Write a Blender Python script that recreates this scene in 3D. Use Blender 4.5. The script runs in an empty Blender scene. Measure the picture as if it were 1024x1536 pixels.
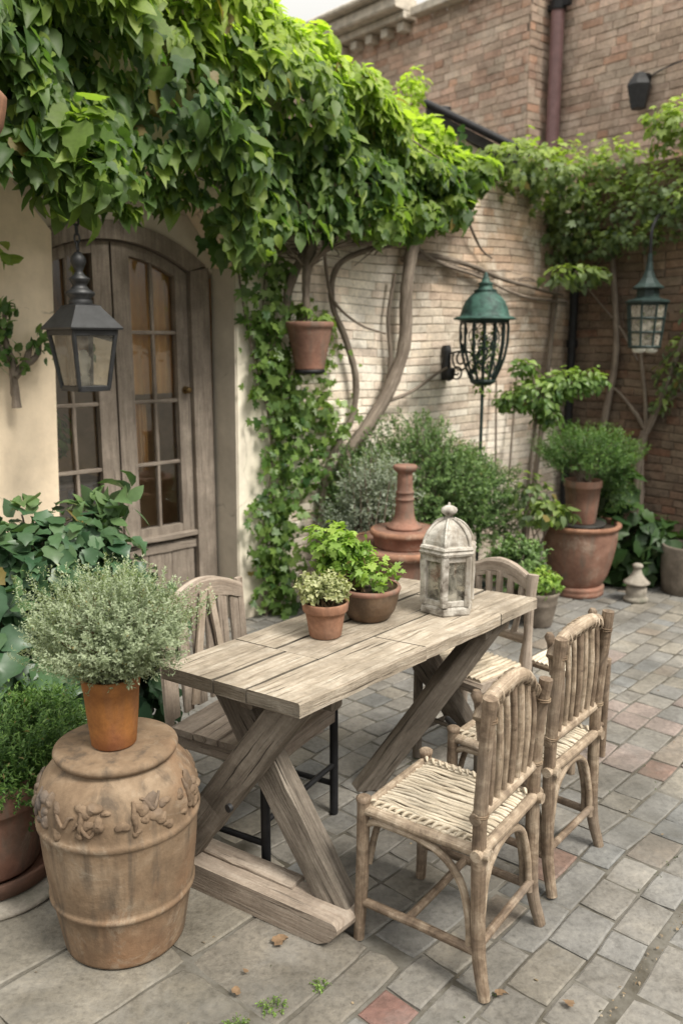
import bpy, math, random
import numpy as np
from mathutils import Vector as V, Matrix, noise as mnoise
R = math.radians
random.seed(7); rng = np.random.default_rng(11)
scene = bpy.context.scene
COL = scene.collection
U = random.uniform

# ------------------------------------------------------------------ mesh builder
def nz(x, y, z, s=1.0):
    return mnoise.noise(V((x*s, y*s, z*s)))

class MB:
    def __init__(self):
        self.v = []; self.f = []; self.uv = []; self.c = []; self.mi = []; self.sm = []
    def add(self, verts, faces, uvs=None, col=(1, 1, 1), mi=0, smooth=False):
        o = len(self.v)
        self.v += [tuple(p) for p in verts]
        for i, f in enumerate(faces):
            self.f.append([o+k for k in f])
            self.uv.append(uvs[i] if uvs else [(0, 0)]*len(f))
            self.c.append(col); self.mi.append(mi); self.sm.append(smooth)
        return self
    def box(self, c, sx, sy, sz, X=(1, 0, 0), Y=(0, 1, 0), col=(1, 1, 1), bev=.003, mi=0):
        X = V(X).normalized(); Y = V(Y).normalized()
        c = V(c)
        plank(self, c-X*sx/2, c+X*sx/2, Y, sy, sz, bev=bev, seg=1, jit=0, col=col, mi=mi)
        return self

def plank(mb, p0, p1, side, w, t, bev=.004, seg=None, jit=.0015, col=(1, 1, 1), mi=0, w1=None, t1=None, bow=0, level=False):
    p0 = V(p0); p1 = V(p1); d = p1-p0; L = d.length; d.normalize()
    side = V(side); side = (side - d*side.dot(d)).normalized(); up = d.cross(side).normalized()
    if seg is None: seg = max(1, int(L/.07))
    w1 = w if w1 is None else w1; t1 = t if t1 is None else t1
    ou = U(0, 20); ov = U(0, 20)
    vs = []; per = None
    for i in range(seg+1):
        k = i/seg; ww = w+(w1-w)*k; tt = t+(t1-t)*k
        a = ww/2; b = tt/2; e = min(bev, a*.6, b*.6)
        cs = [(-a+e, -b), (a-e, -b), (a, -b+e), (a, b-e), (a-e, b), (-a+e, b), (-a, b-e), (-a, -b+e)]
        if per is None:
            per = [0]
            for q in range(8):
                x0, y0 = cs[q]; x1, y1 = cs[(q+1) % 8]; per.append(per[-1]+math.hypot(x1-x0, y1-y0))
        c = p0+d*(L*k)+up*(bow*math.sin(math.pi*k))
        ja = [U(-jit, jit) for _ in range(8)]
        for q, (x, y) in enumerate(cs):
            p = c+side*(x+ja[q])+up*(y+ja[(q*3+1) % 8])
            if level and i in (0, seg): p = p-d*((p.z-c.z)/d.z)
            vs.append(p)
    fs = []; us = []
    for i in range(seg):
        for q in range(8):
            q2 = (q+1) % 8
            fs.append((i*8+q, i*8+q2, i*8+8+q2, i*8+8+q))
            u0 = ou+L*i/seg; u1 = ou+L*(i+1)/seg; v0 = ov+per[q]; v1 = ov+per[q+1]
            us.append([(u0, v0), (u0, v1), (u1, v1), (u1, v0)])
    fs.append(tuple(range(7, -1, -1))); us.append([(ou+.02*random.random(), ov+per[q]*.6) for q in range(7, -1, -1)])
    fs.append(tuple(seg*8+q for q in range(8))); us.append([(ou+.02*random.random(), ov+per[q]*.6) for q in range(8)])
    mb.add(vs, fs, us, col, mi)

def smooth(pts, k=6):
    pts = [V(p) for p in pts]
    if len(pts) < 3: return pts
    P = [pts[0]*2-pts[1]]+pts+[pts[-1]*2-pts[-2]]
    out = []
    for i in range(1, len(P)-2):
        a, b, c, d = P[i-1:i+3]
        for j in range(k):
            t = j/k
            out.append(.5*((2*b)+(c-a)*t+(2*a-5*b+4*c-d)*t*t+(3*b-a-3*c+d)*t**3))
    out.append(pts[-1]); return out

def tube(mb, pts, r, n=8, jit=0, col=(1, 1, 1), mi=0, knots=0, flat=None):
    pts = [V(p) for p in pts]; m = len(pts)
    rr = [r]*m if isinstance(r, (int, float)) else (list(r) if len(r) == m else [float(np.interp(i/(m-1), np.linspace(0, 1, len(r)), r)) for i in range(m)])
    T = [(pts[min(i+1, m-1)]-pts[max(i-1, 0)]).normalized() for i in range(m)]
    a = T[0].orthogonal().normalized()
    if flat is not None: a = (V(flat)-T[0]*V(flat).dot(T[0])).normalized()
    ou = U(0, 20); ov = U(0, 20); cum = 0; vs = []; ul = []
    for i in range(m):
        if i: cum += (pts[i]-pts[i-1]).length
        a = (a-T[i]*a.dot(T[i])).normalized(); b = T[i].cross(a)
        R_ = rr[i]*(1+(U(-jit, jit) if jit else 0))
        if knots: R_ *= 1+knots*max(0, math.sin(cum*41+ou*3))**14
        for q in range(n):
            an = 2*math.pi*q/n; k = R_*(1+(U(-jit, jit)*.5 if jit else 0))
            fl = .45 if flat is not None else 1
            vs.append(pts[i]+a*math.cos(an)*k*fl+b*math.sin(an)*k)
        ul.append(cum)
    fs = []; us = []
    cir = 2*math.pi*max(rr)
    for i in range(m-1):
        for q in range(n):
            q2 = (q+1) % n
            fs.append((i*n+q, i*n+q2, i*n+n+q2, i*n+n+q))
            us.append([(ou+ul[i], ov+cir*q/n), (ou+ul[i], ov+cir*(q+1)/n), (ou+ul[i+1], ov+cir*(q+1)/n), (ou+ul[i+1], ov+cir*q/n)])
    mb.add(vs, fs, us, col, mi, True)
    for ring, rev in ((0, True), (m-1, False)):
        idx = list(range(n))
        cv = [vs[ring*n+q] for q in idx]
        mb.add(cv, [tuple(reversed(idx)) if rev else tuple(idx)], [[(ou, ov+.01*q) for q in idx]], col, mi)

def lathe(mb, prof, c=(0, 0, 0), n=48, wob=0, col=(1, 1, 1), mi=0, sm=True, rot=0, sub=1):
    if sub > 1:
        p2 = []
        for (a, b) in zip(prof[:-1], prof[1:]):
            for j in range(sub): p2.append((a[0]+(b[0]-a[0])*j/sub, a[1]+(b[1]-a[1])*j/sub))
        prof = p2+[prof[-1]]
    c = V(c); vs = []; m = len(prof); sd = U(0, 50)
    L = [0]
    for i in range(1, m): L.append(L[-1]+math.hypot(prof[i][0]-prof[i-1][0], prof[i][1]-prof[i-1][1]))
    for (r, z) in prof:
        for q in range(n):
            a = 2*math.pi*q/n+rot
            k = r*(1+wob*nz(math.cos(a)*1.3+sd, math.sin(a)*1.3, z*5))
            vs.append(c+V((k*math.cos(a), k*math.sin(a), z+wob*.3*r*nz(math.cos(a)*1.5, math.sin(a)*1.5+sd, 3.3))))
    rm = max(p[0] for p in prof)
    fs = []; us = []
    for i in range(m-1):
        for q in range(n):
            q2 = (q+1) % n
            fs.append((i*n+q, i*n+q2, i*n+n+q2, i*n+n+q))
            a0 = 2*math.pi*rm*q/n; a1 = 2*math.pi*rm*(q+1)/n
            us.append([(L[i], a0), (L[i], a1), (L[i+1], a1), (L[i+1], a0)])
    mb.add(vs, fs, us, col, mi, sm)

def prism(mb, poly, O, X, Z, N, d0, d1, col=(1, 1, 1), mi=0, along=False):
    """extrude a 2-D polygon (x,z) of a plane at O with axes X,Z between offsets d0<d1 along N"""
    O = V(O); X = V(X); Z = V(Z); N = V(N); n = len(poly)
    a = [O+X*x+Z*z+N*d1 for x, z in poly]; b = [O+X*x+Z*z+N*d0 for x, z in poly]
    fs = [tuple(range(n)), tuple(range(2*n-1, n-1, -1))]; us = [[(z, x) for x, z in poly], [(z, x) for x, z in reversed(poly)]]
    for i in range(n):
        j = (i+1) % n
        fs.append((i, n+i, n+j, j)); x0, z0 = poly[i]; x1, z1 = poly[j]
        us.append([(z0, x0), (z0, x0+.05), (z1, x1+.05), (z1, x1)])
    if along:
        us = [[(x, z) for x, z in poly], [(x, z) for x, z in reversed(poly)]]
        for i in range(n):
            x0, z0 = poly[i]; x1, z1 = poly[(i+1) % n]; us.append([(x0, z0), (x0, z0+d1-d0), (x1, z1+d1-d0), (x1, z1)])
    mb.add(a+b, fs, us, col, mi)

def link(o, parent=None):
    COL.objects.link(o)
    if parent is not None: o.parent = parent
    return o
def root_of(o):
    while o.parent is not None: o = o.parent
    return o
def thing(name, label, cat, loc=(0, 0, 0), rz=0, group=None):
    o = bpy.data.objects.new(name, None); o.empty_display_size = .1
    o.location = loc; o.rotation_euler = (0, 0, rz); o['label'] = label; o['category'] = cat
    if group: o['group'] = group
    return link(o)
def obj(name, mb, mats, parent=None, label=None, local=False):
    """one mesh object; vertices are given in world space unless local"""
    me = bpy.data.meshes.new(name)
    v = mb.v
    if parent is not None and not local:
        l = root_of(parent).location
        v = [(p[0]-l[0], p[1]-l[1], p[2]-l[2]) for p in v]
    me.from_pydata(v, [], mb.f)
    uvl = me.uv_layers.new(name='UVMap')
    uvl.data.foreach_set('uv', [x for f in mb.uv for p in f for x in p])
    ca = me.color_attributes.new('Col', 'FLOAT_COLOR', 'CORNER')
    ca.data.foreach_set('color', [x for f, c in zip(mb.f, mb.c) for _ in f for x in (c[0], c[1], c[2], 1)])
    me.polygons.foreach_set('material_index', mb.mi)
    me.polygons.foreach_set('use_smooth', mb.sm)
    for m in (mats if isinstance(mats, (list, tuple)) else [mats]): me.materials.append(m)
    me.update()
    o = bpy.data.objects.new(name, me)
    if label: o['label'] = label
    return link(o, parent)
def tag(o, label, cat, group=None):
    o['label'] = label; o['category'] = cat
    if group: o['group'] = group
    return o
def struct(o): o['kind'] = 'structure'; return o
def rebase(o, loc):
    """move a lone mesh's origin to its base"""
    o.data.transform(Matrix.Translation(-V(loc))); o.location = loc; return o

# ------------------------------------------------------------------ materials
class NT:
    def __init__(self, name):
        self.m = bpy.data.materials.new(name); self.m.use_nodes = True
        self.t = self.m.node_tree; self.t.nodes.clear()
        self.out = self.n('ShaderNodeOutputMaterial')
    def n(self, typ, **kw):
        o = self.t.nodes.new(typ)
        for k, v in kw.items(): setattr(o, k, v)
        return o
    def l(self, a, b): self.t.links.new(a, b)
    def coord(self, kind, scale=(1, 1, 1)):
        tc = self.n('ShaderNodeTexCoord'); mp = self.n('ShaderNodeMapping'); mp.inputs['Scale'].default_value = scale
        self.l(tc.outputs[kind], mp.inputs['Vector']); return mp.outputs[0]
    def noise(self, vec, scale, detail=6, rough=.6, dist=0):
        o = self.n('ShaderNodeTexNoise'); o.inputs['Scale'].default_value = scale; o.inputs['Detail'].default_value = detail
        o.inputs['Roughness'].default_value = rough; o.inputs['Distortion'].default_value = dist
        self.l(vec, o.inputs['Vector']); return o.outputs['Fac']
    def ramp(self, fac, stops):
        o = self.n('ShaderNodeValToRGB'); e = o.color_ramp.elements
        while len(e) < len(stops): e.new(.5)
        for q, (p, c) in zip(e, stops):
            q.position = p; q.color = (*c, 1) if len(c) == 3 else c
        self.l(fac, o.inputs[0]); return o.outputs[0]
    def mix(self, fac, a, b, typ='MIX'):
        o = self.n('ShaderNodeMix', data_type='RGBA', blend_type=typ)
        for s, x in ((o.inputs[0], fac), (o.inputs[6], a), (o.inputs[7], b)):
            if hasattr(x, 'links'): self.l(x, s)
            elif isinstance(x, (int, float)): s.default_value = x
            else: s.default_value = (*x, 1)
        return o.outputs[2]
    def math(self, op, a, b=0):
        o = self.n('ShaderNodeMath', operation=op)
        for s, x in ((o.inputs[0], a), (o.inputs[1], b)):
            if hasattr(x, 'links'): self.l(x, s)
            else: s.default_value = x
        return o.outputs[0]
    def bump(self, h, dist, strength=1, prev=None):
        o = self.n('ShaderNodeBump'); o.inputs['Distance'].default_value = dist; o.inputs['Strength'].default_value = strength
        self.l(h, o.inputs['Height'])
        if prev is not None: self.l(prev, o.inputs['Normal'])
        return o.outputs[0]
    def finish(self, col, rough=.8, nrm=None, spec=.3, metal=0):
        b = self.n('ShaderNodeBsdfPrincipled')
        if hasattr(col, 'links'): self.l(col, b.inputs['Base Color'])
        else: b.inputs['Base Color'].default_value = (*col, 1)
        if hasattr(rough, 'links'): self.l(rough, b.inputs['Roughness'])
        else: b.inputs['Roughness'].default_value = rough
        b.inputs['Specular IOR Level'].default_value = spec; b.inputs['Metallic'].default_value = metal
        if nrm is not None: self.l(nrm, b.inputs['Normal'])
        self.l(b.outputs[0], self.out.inputs[0]); return self.m
    def attr(self):
        o = self.n('ShaderNodeAttribute', attribute_name='Col'); return o

def bw(a, b): return [(a, (0, 0, 0)), (b, (1, 1, 1))]

def wood(name, dark, mid, light, grain=1.0, rough=.8, crack=.55, bumpd=.004, blotch=.5, streak=.55, ux=1):
    t = NT(name)
    g = t.coord('UV', (5*grain*ux, 95*grain, 1)); n1 = t.noise(g, 1.0, 9, .65, .4)
    g2 = t.coord('UV', (2.2*grain, 26*grain, 1)); n2 = t.noise(g2, 1.0, 6, .6, .8)
    ob = t.coord('Object'); n3 = t.noise(ob, 7, 6, .65)
    c = t.ramp(n2, [(.3, dark), (.48, mid), (.68, light)])
    c = t.mix(t.math('MULTIPLY', t.ramp(n1, bw(.38, .62)), streak), c, light, 'MIX')
    c = t.mix(t.ramp(n3, [(.4, (blotch, blotch, blotch)), (.6, (0, 0, 0))]), c, tuple(x*.62 for x in mid))
    g3 = t.coord('UV', (2.5*grain, 70*grain, 1)); n4 = t.noise(g3, 1.0, 3, .5, .3)
    ck = t.ramp(n4, [(.30, (1, 1, 1)), (.36, (0, 0, 0))])
    c = t.mix(t.math('MULTIPLY', ck, crack), c, tuple(x*.25 for x in dark))
    n6 = t.noise(ob, 90, 5, .7); c = t.mix(.35, c, t.ramp(n6, [(.3, (.6, .58, .56)), (.65, (1.2, 1.2, 1.2))]), 'MULTIPLY')
    c = t.mix(1.0, c, t.attr().outputs['Color'], 'MULTIPLY')
    h = t.math('SUBTRACT', t.math('ADD', n1, t.math('MULTIPLY', n2, .8)), t.math('MULTIPLY', ck, .9))
    return t.finish(c, rough, t.bump(h, bumpd, .8), .2)

def clay(name, stops, scale=9, rough=.85, bumpd=.003, streak=None, stain=None, lime=None):
    t = NT(name); ob = t.coord('Object')
    n1 = t.noise(ob, scale, 9, .65, .3); n2 = t.noise(ob, scale*9, 6, .7); n3 = t.noise(ob, scale*.35, 4, .6)
    c = t.ramp(n1, stops)
    if streak:
        s = t.noise(t.coord('Object', (14, 14, 1.6)), 1.3, 6, .6, .3)
        c = t.mix(t.ramp(s, [(.5, (0, 0, 0)), (.66, (.85, .85, .85))]), c, streak)
    if stain: c = t.mix(t.ramp(n3, [(.5, (0, 0, 0)), (.68, (.9, .9, .9))]), c, stain)
    if lime: c = t.mix(t.ramp(t.noise(ob, scale*.8, 8, .75, .6), [(.56, (0, 0, 0)), (.72, (.8, .8, .8))]), c, lime)
    c = t.mix(.35, c, t.ramp(n2, [(.3, (.55, .55, .55)), (.7, (1.25, 1.25, 1.25))]), 'MULTIPLY')
    c = t.mix(1.0, c, t.attr().outputs['Color'], 'MULTIPLY')
    nb = t.bump(n2, bumpd*.5, .7, t.bump(n1, bumpd*3, .5))
    return t.finish(c, rough, nb, .25)

def stone(name, rough=.7, bumpd=.004, spots=.35, sc=1.0, chalk=None, moss=None):
    """colour comes per brick or paver from the Col attribute"""
    t = NT(name); ob = t.coord('Object')
    n1 = t.noise(ob, 5*sc, 8, .65, .3); n2 = t.noise(ob, 45*sc, 8, .7); n3 = t.noise(ob, 1.4*sc, 5, .6)
    c = t.attr().outputs['Color']
    c = t.mix(.8, c, t.ramp(n1, [(.25, (.5, .48, .45)), (.5, (1, 1, 1)), (.75, (1.35, 1.33, 1.28))]), 'MULTIPLY')
    c = t.mix(spots, c, t.ramp(n2, [(.32, (.35, .34, .32)), (.5, (1, 1, 1)), (.7, (1.5, 1.48, 1.42))]), 'MULTIPLY')
    c = t.mix(.6, c, t.ramp(n3, [(.35, (.6, .59, .56)), (.62, (1.15, 1.15, 1.15))]), 'MULTIPLY')
    if chalk: c = t.mix(t.ramp(t.noise(ob, 3.1, 9, .72, .5), [(.5, (0, 0, 0)), (.68, (.7, .7, .7) if name != 'paving_stone' else (.3, .3, .3))]), c, chalk)
    if moss: c = t.mix(t.ramp(t.noise(ob, 2.2, 7, .7), [(.56, (0, 0, 0)), (.74, (.55, .55, .55))]), c, moss)
    rg = t.n('ShaderNodeMapRange'); t.l(n1, rg.inputs[0]); rg.inputs[3].default_value = rough-.15; rg.inputs[4].default_value = rough+.2
    if name == 'paving_stone':   # dark stains that run across several stones
        c = t.mix(t.ramp(t.noise(ob, 1.1, 8, .7, .8), [(.48, (0, 0, 0)), (.66, (.55, .55, .55))]), c, (.072, .07, .062))
    nb = t.bump(n2, bumpd, .6, t.bump(n1, bumpd*3, .6))
    return t.finish(c, rg.outputs[0], nb, .3)

def plain(name, col, rough=.6, var=.3, sc=30, metal=0, spec=.3, bumpd=.001, col2=None, attr=False):
    t = NT(name); ob = t.coord('Object'); n = t.noise(ob, sc, 7, .65, .2)
    c2 = col2 or tuple(x*(1-var) for x in col)
    c = t.ramp(n, [(.38, c2), (.62, col)])
    if attr: c = t.mix(1.0, c, t.attr().outputs['Color'], 'MULTIPLY')
    return t.finish(c, rough, t.bump(n, bumpd, .6), spec, metal)

def leafm(name, dark, light, young_lit, trans=.35, rough=.45, back=None):
    t = NT(name); a = t.attr(); sp = t.n('ShaderNodeSeparateColor'); t.l(a.outputs['Color'], sp.inputs[0])
    c = t.mix(sp.outputs[0], dark, light); c = t.mix(sp.outputs[1], c, young_lit)  # second channel: young growth, and light from above put into leaf colour
    c = t.mix(t.math('GREATER_THAN', sp.outputs[2], .992), c, (.19, .15, .05))
    n = t.noise(t.coord('Object'), 60, 3, .5)
    c = t.mix(.4, c, t.ramp(n, [(.3, (.7, .7, .7)), (.7, (1.2, 1.2, 1.2))]), 'MULTIPLY')
    g = t.n('ShaderNodeNewGeometry')
    c2 = t.mix(t.math('MULTIPLY', g.outputs['Backfacing'], .5), c, back or (.16, .22, .10))
    b = t.n('ShaderNodeBsdfPrincipled'); t.l(c2, b.inputs['Base Color']); b.inputs['Roughness'].default_value = rough
    b.inputs['Specular IOR Level'].default_value = .4
    tr = t.n('ShaderNodeBsdfTranslucent'); t.l(t.mix(1.0, c, (1.5, 1.7, .7), 'MULTIPLY'), tr.inputs[0])
    ms = t.n('ShaderNodeMixShader'); ms.inputs[0].default_value = trans
    t.l(b.outputs[0], ms.inputs[1]); t.l(tr.outputs[0], ms.inputs[2]); t.l(ms.outputs[0], t.out.inputs[0])
    return t.m

def glass(name, tint=(.9, .92, .9), refl=.12, rough=.03, dirt=0, dirtcol=(.5, .48, .42)):
    t = NT(name); fr = t.n('ShaderNodeFresnel'); fr.inputs[0].default_value = 1.5
    tr = t.n('ShaderNodeBsdfTransparent'); tr.inputs[0].default_value = (*tint, 1)
    gl = t.n('ShaderNodeBsdfGlossy'); gl.inputs['Roughness'].default_value = rough
    n = t.noise(t.coord('Object'), 6, 3, .5); t.l(t.bump(n, .004, .3), gl.inputs['Normal'])
    ms = t.n('ShaderNodeMixShader'); t.l(t.math('ADD', fr.outputs[0], refl), ms.inputs[0])
    t.l(tr.outputs[0], ms.inputs[1]); t.l(gl.outputs[0], ms.inputs[2]); o = ms.outputs[0]
    if dirt:
        d = t.n('ShaderNodeBsdfDiffuse'); d.inputs[0].default_value = (*dirtcol, 1)
        m2 = t.n('ShaderNodeMixShader')
        t.l(t.math('MULTIPLY', t.ramp(t.noise(t.coord('Object'), 22, 7, .7, .5), bw(.35, .65)), dirt), m2.inputs[0])
        t.l(o, m2.inputs[1]); t.l(d.outputs[0], m2.inputs[2]); o = m2.outputs[0]
    t.l(o, t.out.inputs[0]); return t.m

def plaster(name, col, dirt, sc=1.0):
    t = NT(name); ob = t.coord('Object')
    n1 = t.noise(ob, 1.6*sc, 8, .62, .3); n2 = t.noise(ob, 14*sc, 8, .7); n3 = t.noise(t.coord('Object', (3, 3, .5)), 1.5, 6, .6)
    c = t.ramp(n1, [(.33, tuple(x*.74 for x in col)), (.6, col)])
    c = t.mix(t.ramp(n3, [(.5, (0, 0, 0)), (.75, (.5, .5, .5))]), c, dirt)
    c = t.mix(.3, c, t.ramp(n2, [(.3, (.75, .74, .72)), (.6, (1.05, 1.05, 1.05))]), 'MULTIPLY')
    vo = t.n('ShaderNodeTexVoronoi', feature='DISTANCE_TO_EDGE'); vo.inputs['Scale'].default_value = 1.3
    wv = t.n('ShaderNodeMix', data_type='VECTOR'); wv.inputs[0].default_value = .22; nv = t.n('ShaderNodeTexNoise'); nv.inputs['Scale'].default_value = 3; nv.inputs['Detail'].default_value = 6
    t.l(ob, nv.inputs['Vector']); t.l(ob, wv.inputs[4]); t.l(nv.outputs['Color'], wv.inputs[5]); t.l(wv.outputs[1], vo.inputs['Vector'])
    ck = t.math('MULTIPLY', t.ramp(vo.outputs['Distance'], [(.0, (1, 1, 1)), (.006, (0, 0, 0))]), t.ramp(n3, [(.45, (0, 0, 0)), (.6, (.8, .8, .8))]))
    c = t.mix(ck, c, tuple(x*.45 for x in dirt))
    sx = t.n('ShaderNodeSeparateXYZ'); t.l(ob, sx.inputs[0])
    mr = t.n('ShaderNodeMapRange'); t.l(t.math('ADD', sx.outputs[2], t.math('MULTIPLY', n1, .5)), mr.inputs[0])
    mr.inputs[1].default_value = .2; mr.inputs[2].default_value = .75; mr.inputs[3].default_value = .6; mr.inputs[4].default_value = 0
    c = t.mix(mr.outputs[0], c, dirt)
    return t.finish(c, .9, t.bump(n2, .003, .6, t.bump(n1, .02, .5)), .15)

def rattanm(name, dark, mid, light):
    """peeled canes: fine grain along the cane, smoky patches, worn pale skin and dark nodes"""
    t = NT(name); ob = t.coord('Object')
    n1 = t.noise(t.coord('UV', (7, 150, 1)), 1.0, 8, .65, .4); n2 = t.noise(ob, 13, 7, .7, .6); n3 = t.noise(ob, 60, 6, .7); n5 = t.noise(ob, 3.0, 3, .5)
    c = t.ramp(n2, [(.34, dark), (.5, mid), (.64, light)])
    c = t.mix(.7, c, t.ramp(n1, [(.35, (.55, .5, .45)), (.55, (1.05, 1.04, 1.02)), (.7, (1.35, 1.33, 1.3))]), 'MULTIPLY')
    c = t.mix(t.ramp(n3, [(.60, (0, 0, 0)), (.70, (.7, .7, .7))]), c, tuple(x*.5 for x in dark))
    c = t.mix(t.ramp(n5, [(.52, (0, 0, 0)), (.7, (.6, .6, .6))]), c, (mid[0]*1.0, mid[0]*.82, mid[0]*.66))
    w_ = t.n('ShaderNodeTexWave', wave_type='BANDS', bands_direction='X'); t.l(t.coord('UV', (1.7, .3, 1)), w_.inputs['Vector']); w_.inputs['Scale'].default_value = 1.0; w_.inputs['Distortion'].default_value = 3.5; w_.inputs['Detail'].default_value = 2
    nd = t.ramp(w_.outputs['Fac'], [(.972, (0, 0, 0)), (.99, (.35, .35, .35))]); c = t.mix(nd, c, dark)
    c = t.mix(1.0, c, t.attr().outputs['Color'], 'MULTIPLY')
    return t.finish(c, .58, t.bump(n3, .003, .6, t.bump(n1, .004, .8, t.bump(n2, .006, .5))), .3)

M = {}
M['table'] = wood('weathered_table_wood', (0.1496, 0.1188, 0.088), (0.308, 0.2596, 0.2024), (0.44, 0.396, 0.3388), 1.5, .75, .8, .006, .7, .4, 2.2)
M['leg'] = wood('weathered_leg_wood', (.052, .042, .033), (.135, .112, .09), (.27, .235, .195), 1.4, .8, .8, .008)
M['chairwood'] = wood('grey_chair_wood', (0.164, 0.1271, 0.0984), (0.2952, 0.2378, 0.1886), (0.41, 0.3526, 0.2952), 1.2, .8, .5)
M['door'] = wood('door_wood', (.125, .102, .083), (.22, .183, .15), (.32, .275, .228), 1.4, .75, .5, .004)
M['rattan'] = rattanm('rattan', (.095, .068, .048), (.195, .145, .103), (.31, .25, .187))
M['rattan_pale'] = rattanm('pale_rattan', (.15, .112, .08), (.305, .24, .175), (.46, .385, .30))
M['weave'] = wood('rush_weave', (.28, .22, .15), (.52, .45, .35), (.72, .66, .56), 2.5, .85, .6, .003, .5)
M['weave_dark'] = plain('weave_backing', (.10, .07, .045), .9)
M['bark'] = wood('vine_bark', (.07, .055, .045), (.18, .145, .115), (.32, .27, .22), 2.0, .9, .6, .006)
M['terra'] = clay('terracotta', [(.3, (.17, .085, .054)), (.5, (.27, .14, .087)), (.7, (.36, .205, .135))], 9, .8, .003, (.20, .11, .075), (.22, .13, .09), (.46, .37, .29))
M['terra_orange'] = clay('orange_terracotta', [(.3, (0.187, 0.07225, 0.0221)), (.5, (0.289, 0.119, 0.034)), (.7, (0.34, 0.153, 0.051))], 8, .7, .003, (0.2295, 0.102, 0.0425), (0.2125, 0.0765, 0.0425), (0.357, 0.2295, 0.1275))
M['terra_old'] = clay('old_terracotta', [(.3, (.12, .066, .048)), (.5, (.215, .118, .085)), (.7, (.30, .18, .135))], 6, .8, .003, (.15, .115, .09), (.26, .125, .085), (.36, .29, .23))
M['urn'] = clay('buff_clay', [(.3, (0.1147, 0.0777, 0.05032)), (.5, (0.1924, 0.1332, 0.0851)), (.7, (0.259, 0.1939, 0.1332))], 6, .85, .004, (0.0851, 0.06512, 0.0481), (0.222, 0.1258, 0.0703), (.36, .31, .24))
M['urn_relief'] = clay('buff_clay_relief', [(.3, (0.0962, 0.0666, 0.0444)), (.5, (0.1702, 0.1184, 0.0777)), (.7, (0.2368, 0.1739, 0.1184))], 11, .85, .005, None, (0.0962, 0.0888, 0.0851), None)
M['terra_dark'] = clay('dark_red_clay', [(.3, (.07, .032, .022)), (.5, (.12, .056, .036)), (.7, (.18, .09, .06))], 7, .75, .002, None, (.07, .05, .04), None)
M['bowl'] = clay('dark_brown_glaze', [(.3, (.05, .035, .025)), (.5, (.10, .068, .045)), (.7, (.19, .14, .1))], 12, .55, .002, None, (.16, .10, .06), None)
M['slatepot'] = clay('grey_brown_clay', [(.3, (.09, .075, .06)), (.5, (.15, .125, .10)), (.7, (.22, .185, .15))], 10, .8, .002)
M['greystone'] = clay('grey_stone', [(.3, (.17, .15, .125)), (.5, (.28, .25, .21)), (.7, (.38, .345, .295))], 12, .9, .004, None, (.12, .12, .09))
M['soil'] = plain('soil', (.05, .034, .024), .95, .5, 60, bumpd=.006)
M['iron'] = plain('black_iron', (.028, .029, .031), .5, .4, 25, .2, .5)
M['irondull'] = plain('dull_black_metal', (.02, .02, .022), .6, .4, 25, .3, .4)
M['verdigris'] = plain('green_painted_metal', (.055, .125, .10), .6, .6, 14, .1, .3, .001, (.018, .038, .033))
M['verdigris_dark'] = plain('dark_green_metal', (.026, .046, .042), .5, .5, 20, .2, .4)
M['whitewash'] = clay('chipped_whitewash', [(.34, (.12, .10, .08)), (.46, (.30, .275, .24)), (.58, (.46, .435, .39)), (.72, (.58, .55, .50))], 20, .75, .003, (.27, .235, .19))
M['frost'] = glass('dusty_glass', (.75, .75, .7), .03, .2, .75, (.45, .42, .35))
M['lglass'] = glass('lantern_glass', (.86, .85, .8), .08, .02, .14, (.5, .46, .38))
M['pane'] = glass('window_glass', (.95, .95, .93), .11, .01)
M['cream'] = plaster('cream_plaster', (.90, .75, .56), (.60, .48, .34))
M['white'] = plaster('pale_plaster', (.86, .79, .66), (.55, .48, .38))
M['reveal'] = plaster('grey_plaster', (.60, .54, .45), (.36, .31, .25))
M['brickw'] = stone('whitewashed_brick', .85, .003, .35, 1.0, (.84, .78, .67))
M['brickr'] = stone('red_brick', .9, .006, .55, 1.0, (.24, .18, .13), (.07, .06, .035))
M['brickb'] = stone('building_brick', .9, .006, .5, .8, (.62, .51, .42))
M['mortar'] = plain('mortar', (.15, .115, .085), .95, .4, 25)
M['mortarb'] = plain('building_mortar', (.42, .335, .265), .95, .4, 14)
M['mortarw'] = plain('pale_wall_mortar', (.29, .24, .18), .95, .45, 25)  # plain tan mortar of the pale brick wall
M['paving'] = stone('paving_stone', .60, .005, .5, 1.1, (.26, .255, .24), (.10, .09, .07))
M['joint'] = plain('joint_dirt', (.135, .127, .11), .95, .5, 9, bumpd=.006, col2=(.06, .053, .04))
M['corn'] = plain('cornice_stone', (.62, .56, .47), .85, .35, 8)
M['mauve'] = plain('mauve_pipe_paint', (.21, .125, .125), .5, .2, 12)
M['slate'] = plain('dark_slate', (.035, .033, .03), .6, .4, 12)
M['interior'] = plain('interior_wall_paint', (.80, .58, .34), .9, .3, 4)
M['curtain'] = plain('amber_curtain', (.72, .45, .19), .9, .15, 6)
M['curtain_brown'] = plain('brown_curtain', (.36, .21, .09), .9, .3, 6)
M['brass'] = plain('aged_brass', (.22, .15, .07), .4, .4, 30, .8)
M['bulb'] = plain('frosted_bulb', (.75, .74, .68), .35, .1, 10)
M['dry'] = plain('dry_twig', (.20, .13, .075), .9, .4, 40)
L_vine = leafm('vine_leaf', (.040, .088, .028), (.125, .205, .055), (.36, .46, .075), .50, .5, (.14, .2, .1))
L_ivy = leafm('ivy_leaf', (.035, .085, .025), (.13, .225, .055), (.28, .38, .09), .35, .42)
L_wallivy = leafm('wall_ivy_leaf', (.045, .08, .034), (.15, .21, .09), (.33, .42, .07), .38, .5, (.2, .26, .18))
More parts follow.
